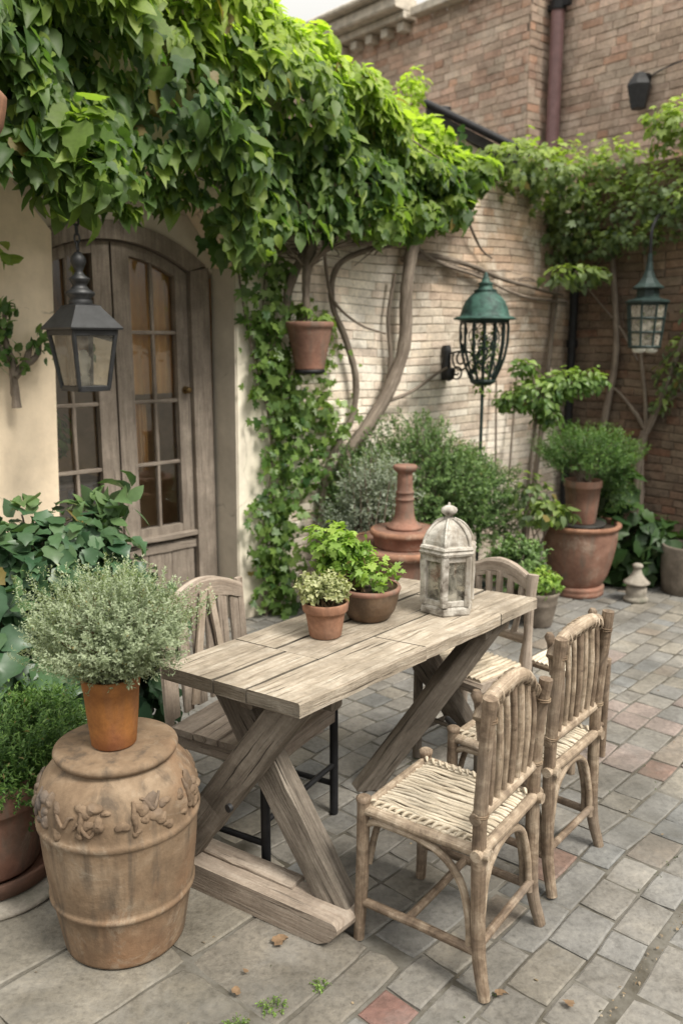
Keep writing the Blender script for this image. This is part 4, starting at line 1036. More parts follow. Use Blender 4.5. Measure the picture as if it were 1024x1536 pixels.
# large-leaved shrub at the left, behind the thyme
t = thing('leafy_shrub', 'dark blue-green shrub with broad leaves below the door', 'shrub', (-1.1, 3.3, 0))
lv = Leaves()
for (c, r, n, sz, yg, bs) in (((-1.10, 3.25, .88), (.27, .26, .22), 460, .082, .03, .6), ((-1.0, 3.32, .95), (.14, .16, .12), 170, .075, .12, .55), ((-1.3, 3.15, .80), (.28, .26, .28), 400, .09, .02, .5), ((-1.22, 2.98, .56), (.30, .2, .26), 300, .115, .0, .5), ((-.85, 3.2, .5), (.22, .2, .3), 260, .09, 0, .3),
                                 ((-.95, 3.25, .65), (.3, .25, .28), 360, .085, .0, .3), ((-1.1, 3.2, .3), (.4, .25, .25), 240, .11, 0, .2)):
    blob(lv, c, r, n, sz, 'fig', young_lit=yg, base=bs, droop=.55, toplit=.12, lum=.25, wid=.95)
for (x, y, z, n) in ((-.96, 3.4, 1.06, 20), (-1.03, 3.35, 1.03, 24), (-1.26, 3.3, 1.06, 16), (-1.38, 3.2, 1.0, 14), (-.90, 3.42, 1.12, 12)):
    blob(lv, (x, y, z), (.07, .07, .08), n, .10, 'ovate', young_lit=.4, base=.7, droop=-.2)
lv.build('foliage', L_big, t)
m = MB()
for (x, y, z) in ((-.96, 3.4, 1.08), (-1.03, 3.35, 1.04), (-1.26, 3.3, 1.08), (-1.38, 3.2, 1.0), (-1.3, 3.0, .7), (-.90, 3.42, 1.14), (-1.05, 3.2, 1.0)):
    tube(m, smooth([V((-1.08+U(-.1, .1), 3.3, 0)), V(((x-1.08)/2, (y+3.3)/2, z*.55)), V((x, y, z))]), [.014, .009, .004], 6, .1)
obj('stems', m, M['bark'], t)

# little bracket plant growing on the cream wall
wp = H(-1.36, 1.44, .06)
t = thing('wall_plant', 'small dark twisting succulent growing from the cream wall', 'plant', wp)
m = MB()
for pts in ([(-1.36, 1.43), (-1.365, 1.55), (-1.37, 1.66), (-1.39, 1.76), (-1.385, 1.9)], [(-1.365, 1.58), (-1.30, 1.64), (-1.24, 1.68), (-1.22, 1.76)], [(-1.30, 1.64), (-1.27, 1.73)], [(-1.37, 1.66), (-1.43, 1.72), (-1.45, 1.8)]):
    tube(m, smooth([H(s, z, .07) for s, z in pts], 5), [.024, .018, .010], 8, .15)
obj('stem', m, M['bark'], t)
lv = Leaves()
for (s, z, n) in ((-1.385, 1.88, 26), (-1.41, 1.80, 26), (-1.39, 1.72, 22), (-1.36, 1.62, 16), (-1.45, 1.78, 20), (-1.22, 1.76, 14), (-1.24, 1.70, 10), (-1.19, 1.7, 5), (-1.29, 1.71, 5), (-1.42, 1.66, 14)):
    blob(lv, tuple(H(s, z, .09)), (.035, .035, .045), n, .055, 'ovate', young_lit=.02, base=.35, droop=-.6)
lv.build('foliage', L_rose, t)
lp_ = H(-1.47, 2.16, .12)
t = thing('vine_shoot', 'short leafy green shoot poking in at the left edge of the cream wall', 'plant', lp_)
lv = Leaves(); blob(lv, tuple(lp_+V((.03, 0, 0))), (.08, .06, .06), 14, .10, 'ovate', young_lit=.3, base=.7); lv.build('foliage', L_vine, t)
m = MB(); tube(m, smooth([H(-1.75, 2.3, .02), H(-1.6, 2.2, .1), lp_]), [.006, .003], 5); obj('stem', m, M['bark'], t)
# terracotta pot at the top left, on a dark post bracket
pc = V((-1.345, 3.35, 2.46))
t = thing('hanging_pot', 'terracotta pot cut off at the upper left edge among vine leaves', 'pot', pc)
m = MB(); lathe(m, [(0, 0), (.06, 0), (.10, .07), (.115, .14), (.118, .17), (.10, .19), (.09, .2), (.08, .19), (0, .17)], pc, 36, .01, sub=2); obj('pot', m, M['terra'], t)
m = MB(); tube(m, [pc+V((0, 0, -.22)), pc+V((0, 0, -.02))], [.05, .055], 14); lathe(m, [(0, -.02), (.07, -.02), (.07, 0), (0, 0)], pc, 20); b2 = V((pc.x-.40, 4.155, pc.z-.18)); tube(m, smooth([pc+V((0, 0, -.2)), pc+V((-.15, .3, -.24)), b2]), .02, 8); obj('bracket', m, M['verdigris_dark'], t)

# ------------------------------------------------------------------ lanterns
# black four-sided lantern hanging at the door
lc = V((-1.145, 3.86, 0))
t = thing('hanging_lantern', 'black four-sided lantern hanging on a chain before the door', 'lantern', (lc.x, lc.y, 1.55))
rt_ = R(47)
def sq(r, z, k=0): return [lc+V((r*math.cos(rt_+R(45)+i*R(90)), r*math.sin(rt_+R(45)+i*R(90)), z)) for i in range(4)]
def frustum(mb, rs):
    vs = []; n = len(rs)
    for r, z in rs: vs += sq(r, z)
    fs = [(i*4+q, i*4+(q+1) % 4, i*4+4+(q+1) % 4, i*4+4+q) for i in range(n-1) for q in range(4)]
    fs += [(3, 2, 1, 0), tuple((n-1)*4+q for q in range(4))]; mb.add(vs, fs)
z0, z1 = 1.545, 1.80
m = MB(); frustum(m, [(.178, z1), (.182, z1+.008), (.175, z1+.014), (.092, z1+.094), (.086, z1+.104), (.05, z1+.112)]); obj('roof', m, M['iron'], t)
m = MB(); lathe(m, [(.05, z1+.11), (.052, z1+.125), (.044, z1+.135), (.062, z1+.15), (.064, z1+.16), (.04, z1+.175), (.03, z1+.19), (.036, z1+.20), (.045, z1+.215), (.045, z1+.22), (.024, z1+.235), (.016, z1+.25), (.026, z1+.27), (.034, z1+.29), (.030, z1+.31), (.014, z1+.33), (0, z1+.335)], (lc.x, lc.y, 0), 20); obj('finial', m, M['iron'], t)
m = MB(); zc = z1+.33
for i in range(9):
    n = 12; a = lc+Z3*(zc+.022+i*.036); X = V((1, 0, 0)) if i % 2 else V((0, 1, 0)); P = [a+X*(.011*math.cos(2*math.pi*k/n))+Z3*(.022*math.sin(2*math.pi*k/n)) for k in range(n+1)]
    tube(m, P, .0045, 5)
tube(m, [lc+Z3*(zc+.33), lc+Z3*(zc+.55), V((lc.x-.1, lc.y+.5, zc+.75))], .009, 6); obj('chain', m, M['iron'], t)
m = MB(); top_, bot_ = sq(.148, z1), sq(.103, z0)
for q in range(4):
    tube(m, [bot_[q], top_[q]], .0115, 6)
    plank(m, bot_[q], bot_[(q+1) % 4], Z3, .022, .014, .002); plank(m, top_[q]-Z3*.012, top_[(q+1) % 4]-Z3*.012, Z3, .026, .012, .002)
obj('frame', m, M['iron'], t)
m = MB(); frustum(m, [(.05, z0-.016), (.110, z0-.012), (.110, z0-.004), (.08, z0)]); obj('base', m, M['iron'], t)
for q in range(4):
    m = MB(); a, b, c_, d_ = bot_[q], bot_[(q+1) % 4], top_[(q+1) % 4], top_[q]; m.add([a, b, c_, d_], [(0, 1, 2, 3)]); obj('glass_pane', m, M['lglass'], t)
m = MB(); lathe(m, [(.0, z0), (.022, z0), (.022, z0+.05), (.012, z0+.055), (.028, z0+.10), (.03, z0+.13), (.012, z0+.165), (0, z0+.17)], (lc.x, lc.y, 0), 16); obj('bulb', m, M['bulb'], t)

# green cage lantern on its post, in front of the pale wall
gc = V((.985, 6.03, 0))
t = thing('cage_lantern', 'large green metal lantern with bell roof and leafy wire cage', 'lantern', gc)
zt = 1.905
m = MB(); lathe(m, [(.0, zt-.012), (.165, zt-.014), (.212, zt-.008), (.215, zt), (.20, zt+.008), (.172, zt+.015), (.163, zt+.04), (.155, zt+.07), (.135, zt+.115), (.105, zt+.15), (.08, zt+.17), (.075, zt+.18), (.082, zt+.186), (.05, zt+.20), (.045, zt+.225), (.055, zt+.232), (.03, zt+.245), (.022, zt+.27), (.012, zt+.30), (0, zt+.31)], gc, 40); obj('roof', m, M['verdigris'], t)
def cage(k): return float(np.interp(k, [0, .12, .35, .6, .8, 1.0], [.160, .168, .166, .148, .118, .078]))
zb = 1.475
for i in range(14):
    a = 2*math.pi*i/14+.1; m = MB(); P = []
    for k in np.linspace(0, 1, 9): P.append(gc+V((cage(k)*math.cos(a), cage(k)*math.sin(a), zt-.01-(zt-.01-zb)*k)))
    tube(m, P, .0075, 6); obj('cage_bar', m, M['verdigris_dark'], t)
m = MB()
for z, k in ((zt-.02, .0), (zb+.005, 1.0)):
    tube(m, [gc+V((cage(k)*math.cos(2*math.pi*i/24), cage(k)*math.sin(2*math.pi*i/24), z)) for i in range(25)], .012, 6)
lathe(m, [(.0, zb-.03), (.05, zb-.028), (.085, zb-.008), (.09, zb+.012), (.07, zb+.016), (0, zb+.014)], gc, 24); obj('ring', m, M['verdigris_dark'], t)
m = MB()
for i in range(9):
    a = U(0, 6.28); P = [gc+V((U(.05, .13)*math.cos(a+k*.7), U(.05, .13)*math.sin(a+k*.7), zb+.03+k*.075)) for k in range(6)]; tube(m, smooth(P, 4), [.006, .005, .003], 5)
for i in range(22):
    a0 = U(0, 6.28); k0 = U(.08, .75); sg = random.choice((-1, 1)); P = []
    for q in range(12):
        f = q/11; k = min(1, max(0, k0+.11*math.sin(f*5.2)+.06*f)); a = a0+sg*(.42*f+.16*math.cos(f*5.2)); P.append(gc+V((cage(k)*math.cos(a), cage(k)*math.sin(a), zt-.01-(zt-.01-zb)*k)))
    tube(m, P, [.006, .005, .003], 5)
obj('wire_scroll', m, M['verdigris_dark'], t)
m = MB(); tube(m, [gc+Z3*0, gc+Z3*.7, gc+Z3*(zb-.02)], .012, 8, .03); lathe(m, [(0, 0), (.08, 0), (.08, .02), (0, .03)], gc, 20); obj('post', m, M['verdigris_dark'], t)
lv = Leaves(); blob(lv, tuple(gc+Z3*1.68), (.11, .11, .18), 130, .035, 'ovate', young_lit=.1, base=.45); blob(lv, tuple(gc+Z3*1.44), (.07, .07, .06), 46, .035, 'ovate', young_lit=.3, base=.6)
lv.build('foliage', L_ivy, t)
# scroll bracket on the wall beside it
bk = W(1.415, 1.46, .03)
t = thing('wall_bracket', 'black iron scroll bracket on the pale wall beside the green lantern', 'bracket', bk)
m = MB(); tube(m, smooth([W(1.42, 1.47, .03), W(1.42, 1.55, .035), W(1.42, 1.66, .035), W(1.42, 1.72, .03)]), [.035, .04, .03, .035, .03], 12); lathe(m, [(0, 0), (.03, .01), (.045, .04), (.05, .08), (.035, .10), (0, .10)], W(1.42, 1.46, .06), 16); obj('wall_plate', m, M['iron'], t)
m = MB()
def scroll(c, r0, turns, s0=0):
    P = []
    for k in range(28):
        f = k/27; a = s0+f*turns*2*math.pi; r = r0*(1-.75*f); P.append(c+wn*(r*math.cos(a))+Z3*(r*math.sin(a)))
    tube(m, P, .007, 6)
scroll(W(1.43, 1.62, .17), .09, 1.6, 2.5); scroll(W(1.43, 1.53, .13), .06, 1.4, 3.4); tube(m, smooth([W(1.42, 1.66, .05), W(1.43, 1.68, .2), W(1.44, 1.64, .34)]), .008, 6); obj('scroll', m, M['iron'], t)

# right hand green lantern, hung under the ivy
qc = V((2.225, 6.40, 0))
t = thing('hanging_lantern', 'dark green glazed lantern hanging by the red brick wall', 'lantern', (qc.x, qc.y, 1.68))
ztp = 2.03
m = MB(); lathe(m, [(.0, ztp-.01), (.145, ztp-.012), (.160, ztp-.004), (.160, ztp+.008), (.142, ztp+.016), (.10, ztp+.026), (.082, ztp+.036), (.08, ztp+.09), (.112, ztp+.094), (.115, ztp+.102), (.08, ztp+.13), (.05, ztp+.17), (.03, ztp+.22), (.02, ztp+.28), (.016, ztp+.34), (0, ztp+.345)], qc, 8, sm=False, rot=.2); obj('roof', m, M['verdigris_dark'], t)
m = MB(); tube(m, smooth([qc+Z3*(ztp+.33), qc+Z3*(ztp+.5), qc+V((.08, .1, ztp+.62)), RW(.85, 2.70, .0)]), .012, 8); obj('hanger', m, M['irondull'], t)
m = MB()
for i in range(8):
    a = .2+2*math.pi*i/8; tube(m, [qc+V((.138*math.cos(a), .138*math.sin(a), ztp-.01)), qc+V((.110*math.cos(a), .110*math.sin(a), ztp-.32))], .008, 6)
for k in (0.02, .34, .66, 1.0):
    r = .138-.028*k; tube(m, [qc+V((r*math.cos(.2+2*math.pi*i/8), r*math.sin(.2+2*math.pi*i/8), ztp-.01-.31*k)) for i in range(9)], .008 if k < 1 else .011, 6)
obj('cage', m, M['verdigris_dark'], t)
m = MB(); lathe(m, [(.132, ztp-.015), (.105, ztp-.315)], qc, 8, sm=False, rot=.2); obj('glass', m, M['frost'], t)
for i, dx in enumerate((-.045, .045)):
    m = MB(); lathe(m, [(0, ztp-.365), (.03, ztp-.362), (.046, ztp-.35), (.046, ztp-.325), (.02, ztp-.318), (0, ztp-.318)], qc+V((dx, -.02, 0)), 14); obj('bulb', m, M['bulb'], t)
lv = Leaves(); blob(lv, tuple(qc+Z3*1.87), (.07, .07, .12), 60, .03, 'ovate', young_lit=.2, base=.6); lv.build('foliage', L_wallivy, t)

# terracotta pot hung on the pier, with a woody plant
wc = V((-.195, 5.33, 1.575))
t = thing('wall_pot', 'ribbed terracotta pot hung on the wall among the ivy', 'potted plant', wc)
m = MB(); prof = [(0, 0), (.085, 0), (.09, .01)]
for i in range(9): prof += [(.092+.0052*i+.0015, .02+.025*i), (.092+.0052*i-.0008, .032+.025*i)]
prof += [(.142, .255), (.148, .26), (.149, .285), (.142, .292), (.13, .285), (.125, .25), (0, .25)]
lathe(m, prof, wc, 44, .008); obj('pot', m, M['terra_old'], t)
m = MB(); lathe(m, [(0, -.02), (.08, -.02), (.095, -.012), (.095, .004), (.085, .008)], wc, 30); tube(m, [wc+V((0, 0, .0)), wc+V((-.05, .2, -.02))], .02, 8); obj('saucer', m, M['irondull'], t)
m = MB(); soil(m, wc, .126, .255); obj('soil', m, M['soil'], t)
m = MB(); tube(m, smooth([wc+V((-.02, 0, .24)), wc+V((-.02, 0, .45)), wc+V((-.01, .02, .62)), wc+V((.03, .05, .78))]), [.026, .024, .03, .03], 8, .12)
for _ in range(8): a = U(0, 6.28); tube(m, smooth([wc+V((-.01, .02, .6)), wc+V((.1*math.cos(a), .08*math.sin(a), .7)), wc+V((.26*math.cos(a), .15*math.sin(a), .8+U(-.06, .1)))]), [.010, .005], 5)
obj('stem', m, M['bark'], t)
lv = Leaves(); blob(lv, tuple(wc+V((-.05, 0, .33))), (.07, .06, .08), 50, .055, 'ivy', young_lit=.2, base=.5); blob(lv, tuple(wc+V((.09, 0, .3))), (.07, .05, .04), 34, .05, 'ivy', young_lit=.4, base=.5); lv.build('foliage', L_ivy, t)

# ------------------------------------------------------------------ stacked terracotta in front of the big bush
sc = V((.355, 4.72, 0))
t = thing('planter_bowl', 'wide terracotta bowl planter behind the table, under the terracotta column', 'planter', sc)
m = MB(); lathe(m, [(0, 0), (.20, 0), (.22, .02), (.275, .25), (.30, .50), (.308, .585), (.325, .592), (.337, .605), (.338, .625), (.328, .637), (.308, .632), (.298, .61), (0, .61)], sc, 60, .008, sub=2); obj('bowl', m, M['terra_old'], t)
m = MB(); lathe(m, [(.306, .586), (.326, .593), (.3385, .606), (.3395, .626), (.328, .639), (.307, .634)], sc, 60, .008); obj('rim', m, M['terra'], t)
sc2 = sc+V((0, 0, .612))
t = thing('terracotta_pot', 'low round terracotta pot standing in the bowl planter', 'pot', sc2)
m = MB(); lathe(m, [(0, 0), (.165, 0), (.17, .01), (.178, .065), (.19, .07), (.193, .085), (.188, .098), (.175, .10), (0, .10)], sc2, 48, .008); obj('pot', m, M['terra_old'], t)
m = MB(); lathe(m, [(.182, .068), (.1935, .074), (.1955, .086), (.189, .0995), (.174, .1015)], sc2, 48, .008); obj('rim', m, M['terra'], t)
sc3 = sc2+V((0, 0, .101))
t = thing('terracotta_column', 'slim terracotta pedestal column on the stacked pots', 'pedestal', sc3)
m = MB(); lathe(m, [(0, 0), (.098, 0), (.102, .012), (.09, .022), (.082, .03), (.066, .045), (.056, .075), (.051, .13), (.0495, .16), (.054, .164), (.054, .172), (.0485, .176), (.048, .20), (.052, .204), (.051, .212), (.046, .216), (.043, .29), (.042, .315)], sc3, 40, .01, sub=2); obj('shaft', m, M['terra_old'], t)
m = MB(); lathe(m, [(.041, .314), (.048, .322), (.062, .332), (.068, .345), (.068, .356), (.06, .362), (0, .362)], sc3, 40, .02); obj('capital', m, M['terra_old'], t)

# large terracotta pot in the corner with a potted bush standing on it
bc = V((1.67, 5.84, 0))
t = thing('terracotta_pot', 'very large weathered terracotta pot on a low ring in the corner', 'pot', bc)
m = MB(); lathe(m, [(.0, .07), (.155, .07), (.17, .085), (.205, .16), (.235, .27), (.25, .37), (.254, .44), (.252, .475), (.262, .48), (.276, .492), (.277, .506), (.265, .514), (.248, .508), (.238, .48), (.235, .44), (0, .43)], bc, 60, .018, sub=2); obj('body', m, M['terra_old'], t)
m = MB(); lathe(m, [(.253, .474), (.263, .479), (.2775, .491), (.2785, .507), (.265, .516), (.247, .510)], bc, 60, .018); obj('rim', m, M['terra'], t)
m = MB(); lathe(m, [(0, 0), (.172, 0), (.182, .008), (.184, .03), (.178, .04), (.185, .05), (.183, .066), (.168, .074), (0, .074)], bc, 48, .01); obj('foot_ring', m, M['terra_old'], t)
m = MB(); soil(m, bc, .238, .485); obj('soil', m, M['soil'], t)
bc2 = V((1.66, 5.80, .492))
t = thing('potted_shrub', 'feathery green shrub in a terracotta pot on the large corner pot', 'potted plant', bc2)
m = MB(); pot(m, bc2+V((0, 0, .025)), .098, .125, .30, .05, .004, 40, .012); obj('pot', m, M['terra_old'], t)
m = MB(); lathe(m, [(0, 0), (.15, 0), (.165, .012), (.168, .026), (.155, .03), (0, .02)], bc2, 40); obj('saucer', m, M['slate'], t)
lv = Leaves(); fc = bc2+V((.0, 0, .54))
sprigs(lv, tuple(fc), (.37, .32, .19), 850, .15, .024, per=18, up=.9, zmin=-.55, lum=.25, young_lit=.05, base=.4, sd=2, wid=.6)
sprigs(lv, tuple(fc+V((.26, .05, -.2))), (.16, .16, .25), 260, .14, .024, per=16, up=.2, zmin=-.95, lum=.25, young_lit=.0, base=.2, sd=4, wid=.6)
lv.build('foliage', L_rose, t)
m = MB(); twigs(m, bc2+V((0, 0, .3)), tuple(fc), (.3, .28, .15), 30, .003, 0, .05); obj('stems', m, M['bark'], t)
# light leafed plants beside the pot
t = thing('leafy_plant', 'pale leafy plant left of the pot on the large corner pot', 'plant', (1.36, 5.72, 0))
lv = Leaves(); blob(lv, (1.37, 5.6, .63), (.17, .13, .08), 120, .085, 'ovate', young_lit=.15, base=.85, toplit=.25); blob(lv, (1.28, 5.7, .75), (.14, .12, .12), 90, .06, 'ovate', young_lit=.05, base=.5); lv.build('foliage', L_wallivy, t)
m = MB()
for _ in range(6): tube(m, smooth([V((1.36+U(-.03, .03), 5.72, 0)), V((1.34+U(-.06, .06), 5.7, .35)), V((1.35+U(-.15, .15), 5.62, .65))]), [.007, .004], 5)
obj('stems', m, M['bark'], t)
bush('shrub', 'low dark green shrub behind the arched chair at the table end', (1.13, 5.3, 0), [
    (((1.12, 5.3, .34), (.22, .2, .22), 340, .11, .03), dict(per=12, young_lit=.05, base=.5, sd=3, lum=.25, kind='ovate'))], L_bush, None, 10)
# dark leafy plants at the foot of the red wall
dpl = thing('shade_plant', 'dark broad-leaved plant at the foot of the red brick wall', 'plant', (2.12, 6.15, 0))
lv = Leaves()
for (c, r, n) in (((2.02, 6.0, .42), (.24, .18, .2), 110), ((2.3, 6.05, .30), (.24, .18, .18), 100), ((1.98, 6.15, .7), (.14, .14, .2), 70), ((2.15, 6.1, .15), (.34, .18, .15), 90)):
    blob(lv, c, r, n, .14, 'fig', young_lit=.1, base=.5, toplit=.3)
lv.build('foliage', L_dark, dpl)
m = MB(); twigs(m, (2.12, 6.12, 0), (2.12, 6.05, .3), (.24, .1, .35), 10, .005, .3, .05); obj('stems', m, M['bark'], dpl)
# stone finial on the ground
fs_ = V((2.02, 5.64, 0))
t = thing('stone_finial', 'small grey stone lantern finial standing on the paving', 'ornament', fs_)
m = MB(); lathe(m, [(0, 0), (.078, 0), (.083, .012), (.08, .025), (.066, .032), (.064, .04), (.07, .06), (.068, .095), (.056, .115), (.052, .122)], fs_, 24, .03); obj('base', m, M['greystone'], t)
m = MB(); lathe(m, [(.052, .118), (.085, .124), (.090, .132), (.080, .142), (.055, .165), (.036, .19), (.028, .215), (.025, .23), (.032, .235), (.036, .245), (.034, .256), (.02, .264), (0, .266)], fs_, 24, .025); obj('cap', m, M['greystone'], t)
# grey pot at the right edge
gp = V((2.43, 5.85, 0))
t = thing('stone_pot', 'plain grey stone pot cut off by the right edge', 'pot', gp)
m = MB(); lathe(m, [(0, 0), (.14, 0), (.15, .01), (.165, .18), (.17, .33), (.165, .345), (.15, .345), (.145, .3), (0, .3)], gp, 40, .015, sub=2); obj('pot', m, M['slatepot'], t)
m = MB(); soil(m, gp, .146, .3); obj('soil', m, M['soil'], t)
# dark pot with lime plant
dc = V((1.235, 5.14, 0))
t = thing('potted_herb', 'bright lime green herb in a dark brown pot beyond the table', 'potted plant', dc)
m = MB(); lathe(m, [(0, 0), (.082, 0), (.088, .008), (.102, .08), (.112, .14), (.117, .15), (.113, .16), (.120, .19), (.128, .21), (.126, .222), (.115, .222), (.108, .2), (0, .19)], dc, 44, .012); obj('pot', m, M['slatepot'], t)
lv = Leaves(); blob(lv, tuple(dc+V((0, 0, .27))), (.135, .13, .085), 520, .034, 'ovate', young_lit=.2, base=.55, toplit=.45, droop=.1, lum=.25, zmin=-.5); lv.build('foliage', L_lime, t)
m = MB(); twigs(m, dc+V((0, 0, .19)), tuple(dc+V((0, 0, .26))), (.1, .1, .07), 20, .002, 0, .05); obj('stems', m, M['dry'], t)

# ------------------------------------------------------------------ the table
TB = V((-.12, 2.22, 0)); TC = V((.77, 3.23, 0)); TA = V((-.56, 2.51, 0)); TD = V((.255, 3.525, 0))
tb = thing('trestle_table', 'weathered grey plank table on crossed timber legs', 'table', (TB+TC+TA+TD)/4)
def tp(f, g, z=0):   # f along the length (0 near end .. 1), g across (0 right edge .. 1 left edge)
    p = (TB*(1-f)+TC*f)*(1-g)+(TA*(1-f)+TD*f)*g; return V((p.x, p.y, z))
m = MB(); ZT, TH = .76, .044
def board(f0, f1, g0, g1, tone, gap=.0036):
    gg = gap/.55; c0 = tp(f0, (g0+g1)/2, ZT-TH/2); c1 = tp(f1, (g0+g1)/2, ZT-TH/2)
    dd = (c1-c0).normalized(); c0 += dd*.0012; c1 -= dd*.0012
    wd = (tp(f0, g1)-tp(f0, g0)); ln0 = wd.length; ln1 = (tp(f1, g1)-tp(f1, g0)).length
    # skewed plank: corners follow the table's own outline
    n = max(2, int((c1-c0).length/.06)); vs = []; ou, ov = U(0, 20), U(0, 20); e = .004; fs = []; us = []
    dz = U(-.0012, .0012)
    for i in range(n+1):
        f = f0+(f1-f0)*i/n
        a = tp(f, g0+gg/2*(g0 > 0)); b = tp(f, g1-gg/2*(g1 < 1)); x = (b-a).normalized()
        j = lambda s=.0013: U(-s, s)
        o = .0045 if g0 == 0 else .0; o2 = .0045 if g1 == 1 else 0
        da = x*(j(.003) if g0 == 0 else j()); db = x*(j(.003) if g1 == 1 else j())
        if i == 0: sh = dd*(.0012+abs(j(.003)))
        elif i == n: sh = -dd*(.0012+abs(j(.003)))
        else: sh = V((0, 0, 0))
        a = a+da+sh; b = b+db+sh; E = e
        rows = [a+x*E+Z3*(ZT+dz+j(.0008)), b-x*E+Z3*(ZT+dz+j(.0008)), b+Z3*(ZT-E*1.3+dz), b+Z3*(ZT-TH), a+Z3*(ZT-TH), a+Z3*(ZT-E*1.3+dz)]
        vs += rows
    wl_ = ln0; pr = [0, wl_, wl_+.006, wl_+.006+TH, 2*wl_+.006+TH, 2*wl_+.006+2*TH, 2*wl_+.012+2*TH]
    L = (c1-c0).length
    for i in range(n):
        for q in range(6):
            q2 = (q+1) % 6; fs.append((i*6+q, i*6+q2, i*6+6+q2, i*6+6+q)); u0, u1 = ou+L*i/n, ou+L*(i+1)/n
            us.append([(u0, ov+pr[q]), (u0, ov+pr[q+1]), (u1, ov+pr[q+1]), (u1, ov+pr[q])])
    for base, rev in ((0, True), (n*6, False)):
        idx = [base+q for q in range(6)]; fs.append(tuple(reversed(idx)) if rev else tuple(idx))
        uu = [(ou+.5+.01*k, ov) for k in range(6)]
        pts2 = [(ou, ov+.4), (ou+wl_, ov+.4), (ou+wl_, ov+.404), (ou+wl_, ov+.404+TH), (ou, ov+.404+TH), (ou, ov+.404)]
        us.append(list(reversed(pts2)) if rev else pts2)
    F_ = [tuple(reversed(f)) for f in fs]; U_ = [list(reversed(u)) for u in us]
    for q in range(6):
        dk = (g1 < 1 and q in (1, 2)) or (g0 > 0 and q in (4, 5)); k = .28 if dk else 1  # board sides inside the gaps coloured dark, as painted shade
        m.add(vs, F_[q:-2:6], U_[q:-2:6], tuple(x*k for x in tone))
    m.add(vs, F_[-2:-1], U_[-2:-1], tuple(x*(.5 if f0 == 0 else .3) for x in tone)); m.add(vs, F_[-1:], U_[-1:], tuple(x*(.5 if f1 == 1 else .3) for x in tone))  # ends inside the gaps get the same painted shade
def tn(k): return (k, k*.99, k*.965)
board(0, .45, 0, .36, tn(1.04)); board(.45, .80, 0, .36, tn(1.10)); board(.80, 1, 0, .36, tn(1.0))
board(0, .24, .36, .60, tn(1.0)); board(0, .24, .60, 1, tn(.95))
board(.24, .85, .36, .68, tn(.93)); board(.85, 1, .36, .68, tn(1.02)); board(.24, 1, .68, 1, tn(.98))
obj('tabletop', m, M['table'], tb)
ZU = ZT-TH-.001
def leg(a, b, side, w, t_, lab=None):
    m = MB(); plank(m, a, b, side, w, t_, .007, None, .0025, level=True); obj('leg', m, M['leg'], tb, lab)
UL = (TC-TB).normalized(); VL = (TB-TA).normalized()
# near trestle
nf = .11
leg(tp(nf+.03, .86, ZU), tp(nf-.005, -.02, .092), VL, .108, .075)
leg(tp(nf-.06, .15, ZU), tp(nf-.065, 1.02, .092), VL, .108, .072)
m = MB()
a, b = tp(.065, 1.12, .045), tp(.065, -.20, .045)
sx_ = [(-.0, .02), (.02, .0), (1.05, .0), (1.13, .006), (1.20, .028), (1.245, .06), (1.25, .075), (1.235, .088), (1.21, .092), (.06, .09), (.0, .07)]
FD = (b-a).normalized(); FLn = (b-a).length
prism(m, [(x/1.25*FLn, z) for x, z in sx_], (a.x, a.y, 0), FD, Z3, UL, -.06, .06, along=True)
plank(m, tp(.095, 1.1, .0955), tp(.095, .22, .0955), UL, .07, .014, .004, 10, .002)
obj('foot', m, M['chairwood'], tb)
# far trestle
leg(tp(.86, .12, ZU), V((.10, 3.14, .0)), V((.3, -.9, 0)), .07, .088)
leg(V((.235, 3.02, ZU)), V((.575, 3.70, .0)), V((.9, -.4, 0)), .09, .09)
# rails under the top
m = MB(); plank(m, tp(.06, .5, ZU-.03), tp(.9, .5, ZU-.03), VL, .05, .055, .005); plank(m, tp(.17, .9, ZU-.03), tp(.17, .1, ZU-.03), UL, .06, .055, .004); plank(m, tp(.8, .9, ZU-.03), tp(.8, .08, ZU-.03), UL, .06, .055, .004); obj('apron', m, M['leg'], tb)
m = MB(); k = V((.405, 3.055, .33)); tube(m, [k, k+V((.02, -.06, 0))], .012, 8); obj('bolt', m, M['iron'], tb)
m = MB(); k = tp(nf-.13, .44, .385); tube(m, [k, k-UL*.012], .013, 8); obj('bolt', m, M['iron'], tb)

# things on the table
pc1 = V((-.055, 2.79, ZT+.001))
t = thing('potted_plant', 'small variegated herb in a little orange terracotta pot on the table', 'potted plant', pc1)
m = MB(); lathe(m, [(0, 0), (.052, 0), (.055, .004), (.064, .06), (.069, .088), (.076, .090), (.078, .094), (.0805, .118), (.078, .123), (.073, .123), (.069, .117), (.067, .10), (0, .10)], pc1, 44, .01, sub=2); obj('pot', m, M['terra'], t)
m = MB(); soil(m, pc1, .068, .101); obj('soil', m, M['soil'], t)
lv = Leaves(); sprigs(lv, tuple(pc1+V((-.01, 0, .165))), (.098, .09, .062), 190, .05, .017, per=9, up=.4, zmin=-.5, lum=.25, young_lit=.25, base=.55, kind='ovate', sd=2); lv.build('foliage', L_cream, t)
m = MB(); twigs(m, pc1+V((0, 0, .1)), tuple(pc1+V((0, 0, .16))), (.08, .08, .04), 26, .0022, -.1, .03); obj('stems', m, M['dry'], t)
pc2 = V((.10, 2.985, ZT+.001))
t = thing('potted_plant', 'bright green leafy herb in a dark brown ribbed bowl on the table', 'potted plant', pc2)
m = MB(); lathe(m, [(0, 0), (.068, 0), (.076, .005), (.092, .03), (.095, .034), (.102, .06), (.104, .064), (.108, .09), (.112, .105), (.115, .113), (.112, .12), (.104, .119), (.100, .105), (0, .095)], pc2, 48, .012); obj('bowl', m, M['bowl'], t)
